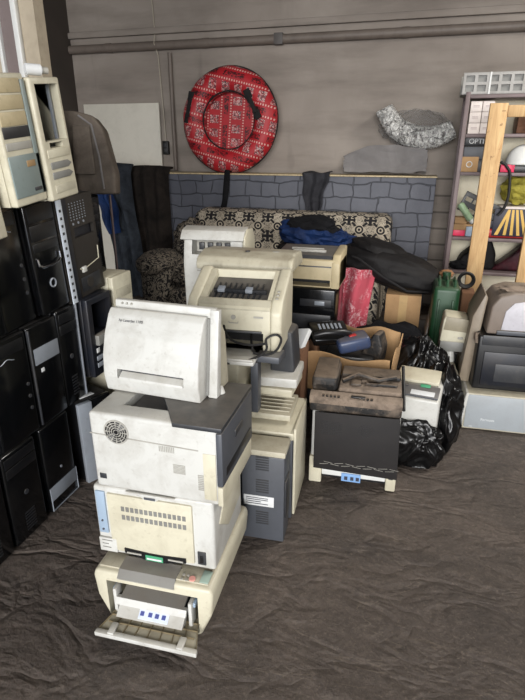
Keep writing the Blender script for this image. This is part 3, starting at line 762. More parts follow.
# third: cream laser printer
p3 = thing('laser_printer', 'cream laser printer with two rows of front vents, above the open tray printer', 'printer', (SX + .005, 1.30, .234), rz=2.5)
m = B(-.218, .218, 0, .33, 0, .283, .012, 3); m.build('body', 'white', p3)
B(-.165, .145, -.008, .01, .02, .262, .006).build('front_door', 'cream', p3)
q = MB(); vents(q, -.115, .125, .195, .222, -.008, 14, 1, .3); vents(q, -.115, .125, .16, .187, -.008, 14, 1, .3); q.build('vent_slots', 'grey', p3)
B(-.208, -.172, -.007, .01, .09, .265, .004).build('blue_strip', 'paleblue', p3)
for z in (.145, .108): MB().cyl((-.19, -.008, z), .004, .004, 'y', 12).build('indicator', 'bluegrey', p3)
B(-.212, -.145, -.009, .0, .012, .07, .002).build('label', 'white', p3)
q = MB()
for z, w in ((.06, .05), (.045, .03), (.03, .04)): q.box(-.2, -.2 + w * .8, -.0105, -.0085, z, z + .0025)
q.build('label_print', 'grey', p3)
q = MB(); q.prism([(-.115, .042), (-.02, .036), (.02, .036), (.115, .042), (.115, .022), (.03, .004), (-.03, .004), (-.115, .022)], -.012, -.0085, 'y'); sl = q.build('paper_slot', 'black', p3)
B(-.035, .03, -.0145, -.0125, .008, .03).build('sticker', 'green_label', sl); B(-.03, .025, -.016, -.0148, .013, .02).build('sticker_print', 'paper', sl)
B(-.105, -.05, -.0155, -.0125, .024, .03).build('rail', 'lgrey', sl); B(.05, .105, -.0155, -.0125, .024, .03).build('rail', 'lgrey', sl)
q = MB(); q.prism([(-.09, .2835), (-.035, .272), (-.02, .262), (.02, .262), (.035, .272), (.09, .2835)], -.012, .0, 'y', bev=.002); q.build('top_lip', 'white', p3)
B(-.02, .02, -.0145, -.0125, .266, .275, .001).build('latch', 'bluegrey', p3)
B(.155, .185, -.0035, .003, .02, .075, .002).build('power_switch_plate', 'dark', p3)
q = MB(); q.box(.164, .176, -.006, -.003, .03, .06, .001); q.build('power_switch', 'black', p3)
q = MB(); q.prism([(.05, .16), (.14, .26), (.24, .26), (.3, .19), (.3, .1), (.15, .08)], .2175, .2215, 'x', bev=.002); q.build('side_cover', 'cream', p3)

# second: larger laser printer lying sideways to the viewer, front facing right
p2 = thing('laser_printer', 'white and grey laser printer with round fan grille, second from top', 'printer', (-.735, 1.295, .518), rz=1)
m = B(-.222, .218, 0, .32, 0, .284, .012, 3); m.cut(-.13, .09, .07, .4, .245, .4); m.build('body', 'white', p2)
B(-.128, .088, .072, .315, .246, .256, .002).build('output_tray', 'bluegrey', p2)
q = MB(); q.prism([(-.222, .205), (.155, .195), (.155, .199), (-.222, .209)], -.0015, .001, 'y'); q.build('seam', 'lgrey', p2)
# grey top corner and front face on the right
q = MB(); q.prism([(.075, -.006), (.236, -.006), (.236, .325), (-.03, .325), (-.03, .16), (.035, .06)], .272, .288, 'z', bev=.003); 
q.build('front_cover_top', 'dark', p2)
q = MB(); q.box(.214, .236, -.004, .324, .075, .268, .006); ft = q.build('front_cover', 'bluegrey', p2)
B(.232, .2375, .03, .30, .10, .13, .002).build('paper_slot', 'black', ft); B(.232, .24, .12, .2, .19, .215, .003).build('handle', 'dark', ft)
q = MB(); q.box(.214, .234, -.002, .322, .0, .073, .006); q.build('paper_cassette', 'cream', p2)
q = MB(); q.cyl((0, 0, 0), .045, .003, 'y', 36)
fan = sub(MB().cyl((-.125, -.0005, .222), .044, .002, 'y', 40).build('fan_grille', 'lgrey', p2), 'round fan grille'); q.bm.free()
q = MB()
for rr_ in (.012, .02, .028, .036):
    for a in range(12):
        a0 = R(a * 30 + 4); pts = [(-.125 + rr_ * math.cos(a0 + R(t_ * 7)), -.0022, .222 + rr_ * math.sin(a0 + R(t_ * 7))) for t_ in range(4)]
        q.tube(pts, .0024, 6)
q.cyl((-.125, -.002, .222), .007, .003, 'y', 16)
q.build('grille_slots', 'black', fan)
q = MB(); vents(q, .05, .125, .10, .135, 0, 1, 7, .45); vents(q, .02, .075, .165, .205, 0, 9, 1, .5); q.build('side_vents', 'lgrey', p2)
q = MB(); vents(q, .14, .185, .05, .11, 0, 1, 9, .45); q.build('side_vents', 'lgrey', p2)
B(-.205, -.18, -.002, .001, .035, .055, .001).build('power_socket', 'dark', p2)
B(.17, .212, -.002, .001, .02, .19, .001).build('corner_panel', 'cream', p2)

# top: upright compact printer with a curved front and a paper slot
p1 = thing('compact_printer', 'white compact printer with curved front and wide paper slot, topmost of front stack', 'printer', (-.79, 1.44, .806), rz=-3)
def curve_prof(off=0, back=.05):
    f = [(.0, .0), (-.012, .06), (-.006, .13), (.016, .20), (.050, .262), (.068, .280)]
    return [(y + off, z) for y, z in f]
fr = curve_prof()
m = MB().prism(fr + [(.090, .274), (.060, .0)], -.190, .168, 'x', bev=.006, seg=3)
m.cut(-.135, .115, -.1, .02, .055, .088)
m.build('front_cover', 'white_clean' if 0 else 'white', p1)
q = MB(); q.prism([(.004, .056), (.021, .056), (.021, .088), (.016, .088)], -.1349, .1149, 'x'); q.build('slot_back', 'dark', p1)
q = MB(); q.prism([(-.014, .052), (.004, .056), (.014, .074), (.008, .074), (-.012, .06)], -.128, .112, 'x', bev=.001); q.build('paper_flap', 'white', p1)
q = MB(); q.prism([(.060, .0), (.092, .275), (.105, .288), (.17, .20), (.19, .0)], -.178, .192, 'x', bev=.01, seg=3); q.build('rear_body', 'cream_dirty', p1)
q = MB(); q.prism([(.088, .266), (.092, .300), (.110, .302), (.106, .266)], -.184, .192, 'x', bev=.003); q.prism([(.05, .0), (.088, .298), (.112, .298), (.085, .0)], .172, .205, 'x', bev=.004); q.build('rear_frame', 'white', p1)
q = MB(); q.prism([(.046, .01), (.080, .27), (.088, .27), (.057, .01)], .166, .176, 'x'); q.build('side_seam', 'grey', p1)
q = MB(); q.text('hp LaserJet 1100', .0135, (-.14, .0, .0), (0, 0, 0)); 
for v in q.bm.verts: v.co = Vector((v.co.x, (.0385 + v.co.y * .48) - .003, .243 + v.co.y * .88))
q.build('lettering', 'ink', p1)
for i in range(3): MB().cyl((-.155 + i * .018, .0885, .29), .004, .006, 'y', 12).build('indicator', 'lgrey', p1)
MB().cyl((.195, .10, .014), .018, .026, 'z', 20, .009).build('foot', 'white', p1)

# ================================================================== PRINTERS BEHIND
def block(name, label, cat, x0, x1, y0, y1, z0, z1, mt, bev=.012, rz=0, seam=True, seam_m='dark', vent=True):
    t_ = thing(name, label, cat, ((x0 + x1) / 2, y0, z0), rz)
    w = (x1 - x0) / 2; d = y1 - y0; h = z1 - z0
    B(-w, w, 0, d, 0, h, bev, 3).build('body', mt, t_)
    if seam: B(-w * .8, w * .8, -.004, .002, h * .12, h * .34, .002).build('paper_drawer', seam_m, t_)
    if vent:
        q = MB(); vents(q, w * .2, w * .7, h * .6, h * .8, 0, 1, 6, .45); q.build('side_vents', 'grey' if mt != 'black' else 'dark', t_)
    return t_
# supports under the home laser printer
block('laser_printer', 'dark printer low behind the front stack, mostly hidden', 'printer', -1.03, -.67, 1.98, 2.36, 0, .42, 'dark')
block('laser_printer', 'cream printer behind the front stack, under the yellowed printer with open slot', 'printer', -1.03, -.665, 1.95, 2.36, .422, .788, 'cream')
# yellowed laser printer with open front
hp = thing('laser_printer', 'yellowed laser printer with dark open top and cables in its slot', 'printer', (-.685, 1.955, .790), rz=4)
m = MB(); m.prism([(0, .0), (.0, .185), (.03, .215), (.23, .30), (.28, .285), (.28, .0)], -.155, .155, 'x', bev=.006)
m.cut(-.125, .125, -.1, .12, .012, .085); m.cut(-.125, .135, .035, .22, .185, .45)
m.build('body', 'cream', hp)
for s_ in (-1, 1):
    q = MB(); q.prism([(-.008, .01), (-.010, .175), (.03, .222), (.23, .31), (.285, .29), (.285, .0)], s_ * .178 - .024, s_ * .178 + .024, 'x', bev=.012, seg=3); q.build('side_cover', 'cream', hp)
q = MB(); q.prism([(.037, .187), (.218, .187), (.218, .262), (.037, .20)], -.122, .132, 'x'); q.build('output_tray', 'dark', hp)
TR_ = Matrix.Translation((0, .037, .20)) @ Matrix.Rotation(R(19), 4, 'X') @ Matrix.Translation((0, -.037, -.2225))
q = MB(); q.mtx = TR_
for i in range(9): q.box(-.1 + i * .024, -.094 + i * .024, .05, .17, .224, .234, .001)
q.box(-.11, .12, .1, .112, .224, .243, .001); q.build('roller_ribs', 'bay', hp)
q = MB(); q.mtx = TR_; q.box(-.09, -.06, .09, .12, .235, .25, .002); q.box(.03, .06, .09, .12, .235, .25, .002); q.build('exit_roller', 'silver', hp)
q = MB(); q.prism([(-.003, .18), (.03, .218), (.036, .22), (.036, .18)], -.153, .153, 'x', bev=.002); q.build('top_edge', 'cream_dirty', hp)
B(-.12, .12, .10, .118, .014, .083).build('slot_back', 'black', hp)
B(-.12, .12, -.012, -.002, .086, .096, .002).build('slot_lip', 'dark', hp)
q = MB(); q.box(-.12, .115, -.14, .06, -.005, .012, .004); q.box(-.115, .11, -.138, -.130, .012, .02, .002); q.build('paper_tray', 'white', hp)
MB().cyl((0, -.003, .15), .010, .004, 'y', 20).build('emblem', 'lgrey', hp)
q = MB(); q.tube([(-.02, -.003, .132), (-.018, -.003, .125), (.018, -.003, .125), (.02, -.003, .132)], .002, 6); q.build('latch', 'lgrey', hp)
B(.085, .125, -.0025, 0, .15, .158).build('lettering', 'lgrey', hp)
for i in range(3): MB().cyl((.178, .02 + i * .02, .232 + i * .009), .006, .006, seg=14).build('button', 'lgrey', hp)
cb = MB()
cb.tube([(-.62, 1.99, .86), (-.60, 1.93, .84), (-.58, 1.90, .815), (-.53, 1.90, .81), (-.49, 1.91, .83), (-.475, 1.93, .87), (-.50, 1.94, .885), (-.535, 1.92, .87), (-.53, 1.90, .83), (-.58, 1.86, .80), (-.66, 1.82, .79), (-.75, 1.78, .80)], .005, 8, smooth=5)
cb.tube([(-.74, 1.99, .92), (-.72, 1.94, .89), (-.68, 1.91, .855), (-.60, 1.90, .845), (-.54, 1.92, .85)], .005, 8, smooth=5)
tag(cb.build('power_cable', 'rubber'), 'black cable looped out of the yellowed printer slot', 'cable')
# tall dark cases that carry the curved lid printer
block('computer_case', 'dark computer case standing right behind the yellowed printer', 'computer', -.98, -.62, 2.38, 2.68, 0, .60, 'dark', .008)
block('computer_case', 'dark case stacked on another right behind the yellowed printer', 'computer', -1.0, -.60, 2.38, 2.68, .602, 1.047, 'dark', .008)
# grey plastic hood parts at its right
q = MB(); q.prism([(0, 0), (.10, 0), (.115, .06), (.10, .23), (0, .26)], 0, .13, 'y', bev=.01, seg=3)
tag(q.build('grey_hood', 'dark', loc=(-.575, 2.13, .60)), 'dark grey curved plastic cover beside the yellowed printer', 'cover')
cl = thing('scanner', 'cream printer with long curved lid on top behind the yellowed printer', 'scanner', (-.755, 2.29, 1.05), rz=0)
m = MB(); m.prism([(0, 0), (-.006, .03), (.02, .062), (.10, .082), (.24, .07), (.27, .03), (.27, 0)], -.23, .23, 'x', bev=.010, seg=3); m.build('lid', 'cream_dirty', cl, sharp=50)
MB().cyl((0, .09, .081), .012, .004).build('emblem', 'dark', cl)
q = MB(); q.prism([(-.004, .008), (-.006, .034), (.018, .062), (.06, .074), (.06, .008)], .215, .238, 'x', bev=.006); q.build('end_cap', 'cream', cl)
B(.12, .15, .098, .118, .0795, .0825, .001).build('button', 'lgrey', cl)
# white inkjet behind
block('laser_printer', 'pale printer standing deep behind the yellowed printer, mostly hidden', 'printer', -1.28, -.98, 2.75, 3.05, 0, .688, 'grey')
wi = thing('compact_printer', 'small white printer with open slot at the back before the sofa', 'printer', (-1.06, 2.70, .69), rz=4)
m = MB(); m.prism([(0, 0), (-.01, .30), (.02, .44), (.07, .475), (.19, .46), (.235, .40), (.24, 0)], -.17, .17, 'x', bev=.012, seg=3)
m.cut(-.12, .10, -.1, .10, .345, .42); m.build('body', 'white', wi, sharp=50)
q = B(-.118, .098, .085, .099, .347, .418); q.build('slot_back', 'lgrey', wi)
q = MB()
for i in range(4): q.box(-.1 + i * .05, -.07 + i * .05, .07, .086, .36, .40, .002)
q.build('rollers', 'dark', wi)
q = MB(); q.prism([(-.02, .43), (.02, .475), (.10, .49), (.10, .48), (.03, .462), (-.01, .425)], -.178, .178, 'x', bev=.003); q.build('top_cover', 'white', wi)
q = MB(); q.prism([(.0, .2), (.0, .44), (.07, .482), (.19, .47), (.24, .40), (.24, .2)], .171, .186, 'x', bev=.006); q.build('side_cover', 'cream', wi)
q = MB(); vents(q, -.14, .06, .25, .33, -.008, 1, 5, .5); q.build('ridges', 'lgrey', wi)

# stack behind right: beige printer on black printer
block('computer_case', 'black case at the bottom under the black printer, left of the cardboard carton', 'computer', -.86, -.42, 3.05, 3.4, 0, .50, 'black')
bk = thing('laser_printer', 'black printer under the beige printer, left of the pink towel', 'printer', (-.63, 3.02, .502))
B(-.22, .215, 0, .36, 0, .30, .012, 3).build('body', 'gloss', bk)
B(-.19, .19, -.006, 0, .05, .14, .004).build('paper_drawer', 'dark', bk)
B(.0, .19, -.005, 0, .19, .235, .004).build('control_panel', 'bay', bk)
B(.09, .15, -.007, -.003, .2, .225, .002).build('display', 'silver', bk)
bp = thing('laser_printer', 'beige printer with dark top in front of the blue clothes', 'printer', (-.60, 3.03, .804))
m = MB(); m.box(-.20, .20, 0, .30, 0, .17, .012, 3); m.cut(-.2, .145, -.1, .1, .012, .05); m.build('body', 'beige', bp)
B(-.19, .142, .08, .099, .014, .048).build('slot_back', 'black', bp)
q = MB(); q.prism([(-.004, .125), (.03, .19), (.29, .205), (.30, .17), (0, .125)], -.19, .15, 'x', bev=.004); q.build('top_cover', 'dark', bp)
q = MB(); q.prism([(-.006, .0), (-.008, .15), (.03, .20), (.29, .215), (.30, .0)], .152, .20, 'x', bev=.008); q.build('side_cover', 'beige', bp)
q = MB(); q.box(-.1, .1, .09, .11, .195, .21, .002); q.box(-.12, .08, .14, .15, .198, .212, .002); q.build('rollers', 'lgrey', bp)

# grey cabinets on edge behind the front stack
gc = thing('grey_printer', 'blue grey printer standing on end with white label, right of front stack', 'printer', (-.502, 1.765, 0), rz=3)
m = MB(); m.prism([(-.094, 0), (.088, 0), (.088, .42), (-.094, .42)], 0, .12, 'y', bev=.006); m.build('body', 'bluegrey', gc)
B(-.096, .09, -.002, .122, .421, .447, .004).build('top_cover', 'cream_dirty', gc)
q = MB()
for z0 in (.35, .24, .08):
    vents(q, -.06, .05, z0, z0 + .07, 0, 1, 6, .5)
q.build('vent_slots', 'dark', gc)
B(-.085, .045, -.0025, .001, .175, .225, .001).build('label', 'paper', gc)
q = MB()
for z in (.185, .195, .205, .214): q.box(-.075, .02 if z != .195 else -.01, -.0038, -.0022, z, z + .003)
q.build('label_print', 'ink', gc)
B(.0885, .094, .01, .10, .12, .30, .003).build('hinge', 'dark', gc)
g2 = thing('grey_printer', 'taller cream topped grey printer right behind the blue grey one', 'printer', (-.53, 1.92, 0), rz=3)
B(-.12, .115, 0, .30, 0, .415, .01).build('body', 'bluegrey', g2)
q = MB(); q.prism([(-.005, .415), (.3, .415), (.3, .475), (-.005, .45)], -.125, .118, 'x', bev=.006); q.build('top_cover', 'cream', g2)
q = MB(); q.box(-.10, .09, .06, .28, .47, .50, .006)
for i in range(5): q.box(-.09, .08, .09 + i * .035, .096 + i * .035, .50, .506, .001)
q.build('paper_tray', 'cream_dirty', g2)
q = MB(); q.box(.116, .128, .0, .31, .03, .47, .004); q.build('side_panel', 'cream', g2)
tag(B(-.12, .08, -.10, .12, 0, .035, .006).build('plastic_slab', 'cream', loc=(-.53, 2.14, .56)), 'thin cream plastic panel lying on the taller grey printer', 'panel')
tag(B(-.11, .09, -.11, .12, 0, .045, .008).build('flat_unit', 'white', loc=(-.53, 2.16, .597), rot=(0, 0, R(4))), 'flat white unit lying over the thin cream panel', 'unit')
gf = thing('printer_frame', 'grey plastic corner frame standing against the cream printer', 'frame', (-.585, 1.90, .54))
B(-.012, .02, 0, .05, 0, .23, .004).build('post', 'bluegrey', gf)
B(-.012, .11, 0, .10, .232, .262, .006).build('top_bar', 'bluegrey', gf)

# ================================================================== MIDDLE GROUP
tag(B(-.22, .26, 0, .40, 0, .30, .01).build('black_case', 'black', loc=(-.26, 2.70, 0)), 'black case under the open carton of cartridges', 'case')
ct = thing('carton', 'open cardboard carton full of dark electronic parts', 'box', (-.28, 2.88, .302), rz=-5)
m = MB(); 
B(-.22, .22, -.20, .17, 0, .01).build('bottom', 'cardboard', ct)
q = MB(); q.sheet(lambda u, v: (-.23 + .47 * u, .17 + .03 * v + .012 * math.sin(u * 9), v * (.27 + .012 * math.sin(u * 11))), 20, 6, .006)
q.sheet(lambda u, v: (-.23 + .47 * u, -.20 - .015 * v, v * (.225 + .015 * math.sin(u * 8))), 20, 6, .006)
q.sheet(lambda u, v: (.235 + .02 * v, -.20 + .38 * u, v * (.25 + .02 * math.sin(u * 7))), 20, 6, .006)
q.build('side_walls', 'cardboard', ct)
q = MB(); q.sheet(lambda u, v: (-.235 - .01 * v, -.20 + .38 * u, v * (.235)), 12, 6, .006); q.build('side_wall', 'cardboard_dark', ct)
ph = thing('desk_phone', 'black handset unit with chrome buttons on top in the carton', 'phone', (-.42, 2.84, .575), rz=25, rx=18)
B(-.11, .11, -.09, .09, 0, .05, .015, 3).build('body', 'gloss', ph)
for i in range(6): B(-.06 + i * .024, -.046 + i * .024, .0, .05, .051, .056, .002).build('button', 'silver', ph)
q = MB(); q.tube([(-.1, -.06, .06), (-.05, -.075, .085), (.05, -.075, .085), (.1, -.06, .06)], .018, 10); q.build('handset', 'black', ph)
bt = thing('drill_charger', 'dark blue tool charger lying in the carton', 'charger', (-.27, 2.80, .535), rz=20, ry=-12)
B(-.09, .09, -.07, .07, 0, .075, .02, 3).build('body', mat('navy_plastic', (48, 62, 92), .4, amt=.5, dust=.5), bt)
B(-.015, .025, -.02, .015, .076, .080, .004).build('red_label', 'red', bt)
rt = MB(); rt.prism([(-.06, 0), (.07, 0), (.05, .09), (0, .16), (-.03, .15)], -.05, .05, 'y', bev=.012, seg=3)
tag(rt.build('toner_cartridge', 'soot', loc=(-.17, 2.87, .47), rot=(0, R(18), R(-15))), 'dusty dark wedge shaped cartridge standing in the carton', 'cartridge')
tag(B(-.14, .14, -.12, .12, 0, .15, .02).build('toner_cartridge', 'black', loc=(-.29, 2.88, .345)), 'black cartridge at the bottom of the open carton', 'cartridge')
tag(B(-.055, .055, -.07, .07, 0, .03, .006).build('chrome_tray', 'paper', loc=(-.545, 2.64, .60), rot=(R(40), R(-14), R(-25))), 'pale printed card propped at the left corner of the carton', 'card')
tag(B(-.05, .06, -.10, .12, 0, .595, .004).build('brown_carton', 'cardboard_dark', loc=(-.565, 2.60 - .02, 0)), 'narrow brown carton wedged left of the open carton', 'box')

# white printer at the bottom of the middle group
wp = thing('laser_printer', 'white printer with blue label behind the leaning black steel panel', 'printer', (-.185, 2.265, 0), rz=3)
m = B(-.21, .21, 0, .36, .035, .40, .015, 3); m.build('body', 'white_clean', wp)
B(-.215, -.15, -.015, .05, 0, .15, .008).build('corner_foot', 'cream', wp)
B(.165, .215, -.015, .05, 0, .15, .008).build('corner_foot', 'cream', wp)
B(-.149, .164, -.012, 0, .05, .12, .004).build('front_panel', 'white_clean', wp)
B(-.149, .164, -.004, .02, .036, .05).build('lower_slot', 'black', wp)
B(-.05, .045, -.02, -.013, .03, .075, .002).build('label', 'blue_label', wp)
q = MB()
for x in (-.035, -.005, .022): q.box(x, x + .016, -.0215, -.0195, .04, .06)
q.build('label_print', 'ink', wp)
for x in (.01, .10): B(x - .018, x + .018, -.02, -.012, .082, .102, .005).build('knob', 'white', wp)
for z in (.07, .105): B(.178, .2, -.018, -.014, z, z + .022, .002).build('socket', 'dark', wp)
# leaning black steel side panel
bl = thing('steel_panel', 'flat black steel case panel leaning on the white printer', 'panel', (-.172, 2.195, .125), rz=3, rx=-5)
m = MB(); m.prism([(-.195, 0), (.205, -.012), (.195, .30), (-.20, .295)], -.006, .006, 'y', bev=.002); m.build('plate', mat('black_coated_steel', (32, 30, 30), .65, amt=.3, dirt=(52, 48, 46), spec=.25), bl)
q = MB()
for r_ in range(8):
    for c_ in range(12): q.cyl((-.165 + c_ * .0085, -.0065, .19 + r_ * .0085), .0028, .002, 'y', 8)
q.build('square_vent_holes', 'black', bl)
q = MB()
for rr_ in (.008, .018, .028):
    for a in range(int(rr_ * 700)):
        a0 = 2 * PI * a / int(rr_ * 700); q.cyl((.045 + rr_ * 1.3 * math.cos(a0), -.0065, .222 + rr_ * math.sin(a0)), .0028, .002, 'y', 8)
q.build('round_vent_holes', 'black', bl)
q = MB()
for s_ in (0, 1):
    for i in range(7):
        x = -.16 + i * .052 + (.02 if s_ else 0); z = .034 + (.005 if s_ else -.005); d_ = .005 if (i + s_) % 2 else -.005
        q.box(-.021, .021, -.0072, -.006, -.0007, .0007, mtx=Matrix.Translation((x + .016, 0, z)) @ Matrix.Rotation(d_ * 26, 4, 'Y'))
q.build('slits', 'lgrey', bl)
# dusty black multifunction head on top
mf = thing('multifunction_printer', 'black office printer thick with dust on top of white printer', 'printer', (-.19, 2.235, .438), rz=3)
m = MB(); m.box(-.215, .215, 0, .30, -.026, .05, .012, 3); m.build('body', 'soot', mf)
q = MB(); q.prism([(-.012, .02), (-.012, .055), (.03, .075), (.03, .02)], -.215, .215, 'x', bev=.005); cp = q.build('control_panel', 'dusty', mf)
q = MB()
for i in range(9): q.cyl((-.15 + i * .018 + (.08 if i > 4 else 0), -.002, .063), .006, .01, 'z', 12)
q.build('buttons', 'soot', cp)
q = B(-.02, .045, -.004, .014, .062, .07, .002); q.build('display', 'black', cp)
q = MB(); q.box(-.215, -.09, .06, .30, .05, .13, .02, 3); q.prism([(.06, .05), (.06, .10), (.10, .13), (.30, .14), (.30, .05)], -.21, -.10, 'x', bev=.01); q.build('feeder_hood', 'soot', mf)
q = MB(); q.box(-.085, .21, .05, .29, .05, .085, .01, 3); dq = q.build('scanner_lid', 'dusty', mf)
q = MB(); q.box(-.08, .205, .17, .28, .086, .11, .01); q.box(-.03, .02, .08, .16, .086, .10, .006); q.cyl((.08, .13, .09), .035, .02); q.box(.04, .19, .10, .125, .086, .10, .006); q.tube([(-.07, .1, .10), (0, .15, .12), (.1, .12, .11), (.18, .16, .115)], .012, 8); q.build('paper_guides', 'soot', dq)
q = MB(); q.tube([(.215, .3, .12), (.225, .2, .03), (.225, .05, .0)], .008, 8); q.build('hinge_cable', 'rubber', mf)

# bagged white printer and bin liners
bw = thing('inkjet_printer', 'white printer with green sticker half wrapped in black bin liner', 'printer', (.10, 2.66, .16), rz=-8, rx=12)
B(-.13, .12, -.06, .22, 0, .24, .015, 3).build('body', 'white', bw)
q = MB(); q.prism([(-.065, .14), (-.04, .20), (.0, .243), (.03, .245), (.0, .2)], -.125, .115, 'x'); 
B(-.12, .11, -.045, .055, .2405, .252, .004).build('control_panel', 'bluegrey', bw); q.bm.free()
B(-.03, .09, -.038, .0, .2525, .256, .001).build('label', 'paper', bw)
B(-.105, -.05, .025, .045, .2525, .256, .001).build('emblem', 'dark', bw)
B(.01, .06, .035, .058, .2525, .257, .001).build('sticker', 'green_label', bw)
q = MB(); q.box(-.12, .10, .075, .2, .2405, .262, .008); q.build('top_cover', 'cream', bw)
gb = MB()
gb.blob((.14, .10, .20), (.115, .20, .25), .26, 2.0, 11, 6, floor=0, ridge=True)
gb.blob((.02, -.15, .10), (.14, .08, .14), .26, 2.3, 21, 6, floor=0, ridge=True)
tag(gb.build('bin_liner', 'film', loc=(.085, 2.72, 0), sharp=89), 'shiny black bin liner wrapped round the white printer, reaching the floor', 'bin bag')
gb = MB(); gb.blob((0, 0, .24), (.19, .15, .27), .18, 2.4, 15, 6, floor=0, ridge=True)
tag(gb.build('bin_liner', 'film', loc=(.10, 3.10, 0), sharp=89), 'black bin liner heap behind the bagged white printer', 'bin bag')
m = MB(); m.blob((0, 0, .2), (.3, .22, .24), .25, 2.5, 2, 4, floor=0)
tag(m.build('black_sheet', 'black_cloth', loc=(-.10, 3.58, 0)), 'dark cloth heap on the floor between bin liner and cardboard box', 'cloth')

# ================================================================== RIGHT GROUP
gs = thing('desktop_computer', 'grey sided computer case lying flat on the floor at right', 'computer', (.60, 3.04, 0), rz=3)
m = B(-.215, .30, 0, .40, .0, .235, .008, 3); m.build('case', 'cream_dirty', gs)
q = MB(); q.box(-.205, .302, -.006, .0, .012, .228, .003); q.build('side_panel', mat('blue_grey_sheet', (150, 156, 160), .45, amt=.25, dirt=(120, 118, 112)), gs)
q = MB(); q.prism([(-.245, 0), (-.215, 0), (-.198, .235), (-.215, .24)], -.008, .40, 'y', bev=.006, seg=3); q.build('front_bezel', 'white', gs)
q = MB().text('Formoza', .022, (-.115, -.0062, .065)); q.build('lettering', 'paper', gs)
q = MB().text('win', .014, (-.175, -.0062, .018)); q.build('sticker', 'paper', gs)
bp2 = thing('multifunction_printer', 'black inkjet printer with broken side standing on the grey computer case', 'printer', (.625, 3.10, .242), rz=3)
m = MB(); m.box(-.21, .25, 0, .34, 0, .335, .012, 3); m.build('body', 'black', bp2)
B(-.17, .23, -.008, 0, .03, .24, .006).build('front_door', 'bluesteel', bp2)
B(-.10, .20, -.012, -.007, .06, .17, .004).build('door_panel', 'dark', bp2)
B(-.19, .24, -.006, 0, .28, .34, .004).build('control_panel', 'dark', bp2)
q = MB()
for i in range(5): q.prism([(.01 + i * .05, .285), (.03 + i * .05, .285), (.06 + i * .05, .33), (.05 + i * .05, .335)], -.225, -.19, 'x')
q.build('broken_side', 'dusty', bp2)
rp = thing('photo_printer', 'round shouldered grey brown printer with pale front atop the black inkjet', 'printer', (.665, 3.12, .585), rz=3)
m = MB(); m.prism([(-.215, 0), (.26, 0), (.26, .24), (-.10, .245), (-.17, .22), (-.205, .165)], 0, .30, 'y', bev=.012, seg=3); m.build('body', mat('grey_brown_plastic', (120, 108, 98), .5, amt=.4, dust=.5), rp)
q = MB(); q.prism([(-.14, .03), (.24, .03), (.24, .205), (-.02, .205), (-.09, .19), (-.13, .14)], -.008, 0, 'y', bev=.003); q.build('front_panel', mat('pale_lilac_panel', (186, 184, 190), .5, amt=.3), rp)
B(-.16, .25, -.010, 0, .0, .026, .004).build('lower_strip', 'bluegrey', rp)
q = MB(); q.blob((-.02, .1, .25), (.15, .07, .02), .3, 3, 2, 3); q.build('dust_patch', 'dusty', rp)
B(.0, .22, .05, .20, .247, .258, .004).build('top_glass', 'lgrey', rp)
# tower parts left of it
m = MB(); m.prism([(-.03, 0), (.03, 0), (.03, .54), (.012, .56), (-.03, .42)], 0, .3, 'y', bev=.008)
tag(m.build('tall_panel', mat('taupe_plastic', (134, 122, 106), .5, amt=.5, dust=.4), loc=(.376, 3.18, .242), rot=(0, R(4), 0)), 'tall thin taupe panel standing left of the black inkjet', 'panel')
tag(B(-.05, .06, 0, .2, 0, .10, .006).build('white_carton', 'white', loc=(.515, 3.52, .60)), 'small white box behind the round shouldered printer, upper one', 'box')
tag(B(-.06, .10, 0, .2, 0, .595, .006).build('white_carton', 'cream', loc=(.52, 3.5, 0)), 'cream box behind the round shouldered printer, lower one', 'box')
lt = thing('computer_case', 'long beige computer case on its side beside the bin liner', 'computer', (.405, 3.06, 0), rz=4)
lt.location = (.30, 3.10, 0)
B(-.05, .045, -.02, .50, 0, .30, .012, 3).build('case', 'cream_dirty', lt)
B(-.02, .02, .12, .18, .301, .312, .008).build('latch', 'white', lt)
B(-.058, -.05, -.01, .45, .03, .28, .004).build('side_panel', 'white', lt)
hd = thing('scale_head', 'beige box shaped display head on a short neck right of bin liner', 'display', (.29, 3.30, .302))
MB().cyl((.0, .06, .04), .035, .08, r2=.022).build('neck', 'white', hd)
m = MB(); m.prism([(-.075, .075), (.105, .085), (.09, .15), (-.07, .15)], 0, .16, 'y', bev=.008); m.build('base', 'grey', hd)
m = MB(); m.prism([(-.075, .145), (.10, .145), (.092, .27), (.075, .30), (-.055, .31), (-.065, .29)], -.004, .17, 'y', bev=.010, seg=3); m.build('housing', 'cream', hd)
m = MB(); m.prism([(-.060, .225), (.088, .215), (.078, .30), (-.05, .31)], -.0075, .002, 'y', bev=.002); m.build('face', mat('taupe_face', (140, 132, 112), .5, amt=.3), hd)
B(.03, .06, -.008, -.003, .17, .185, .002).build('sticker', 'lgrey', hd)

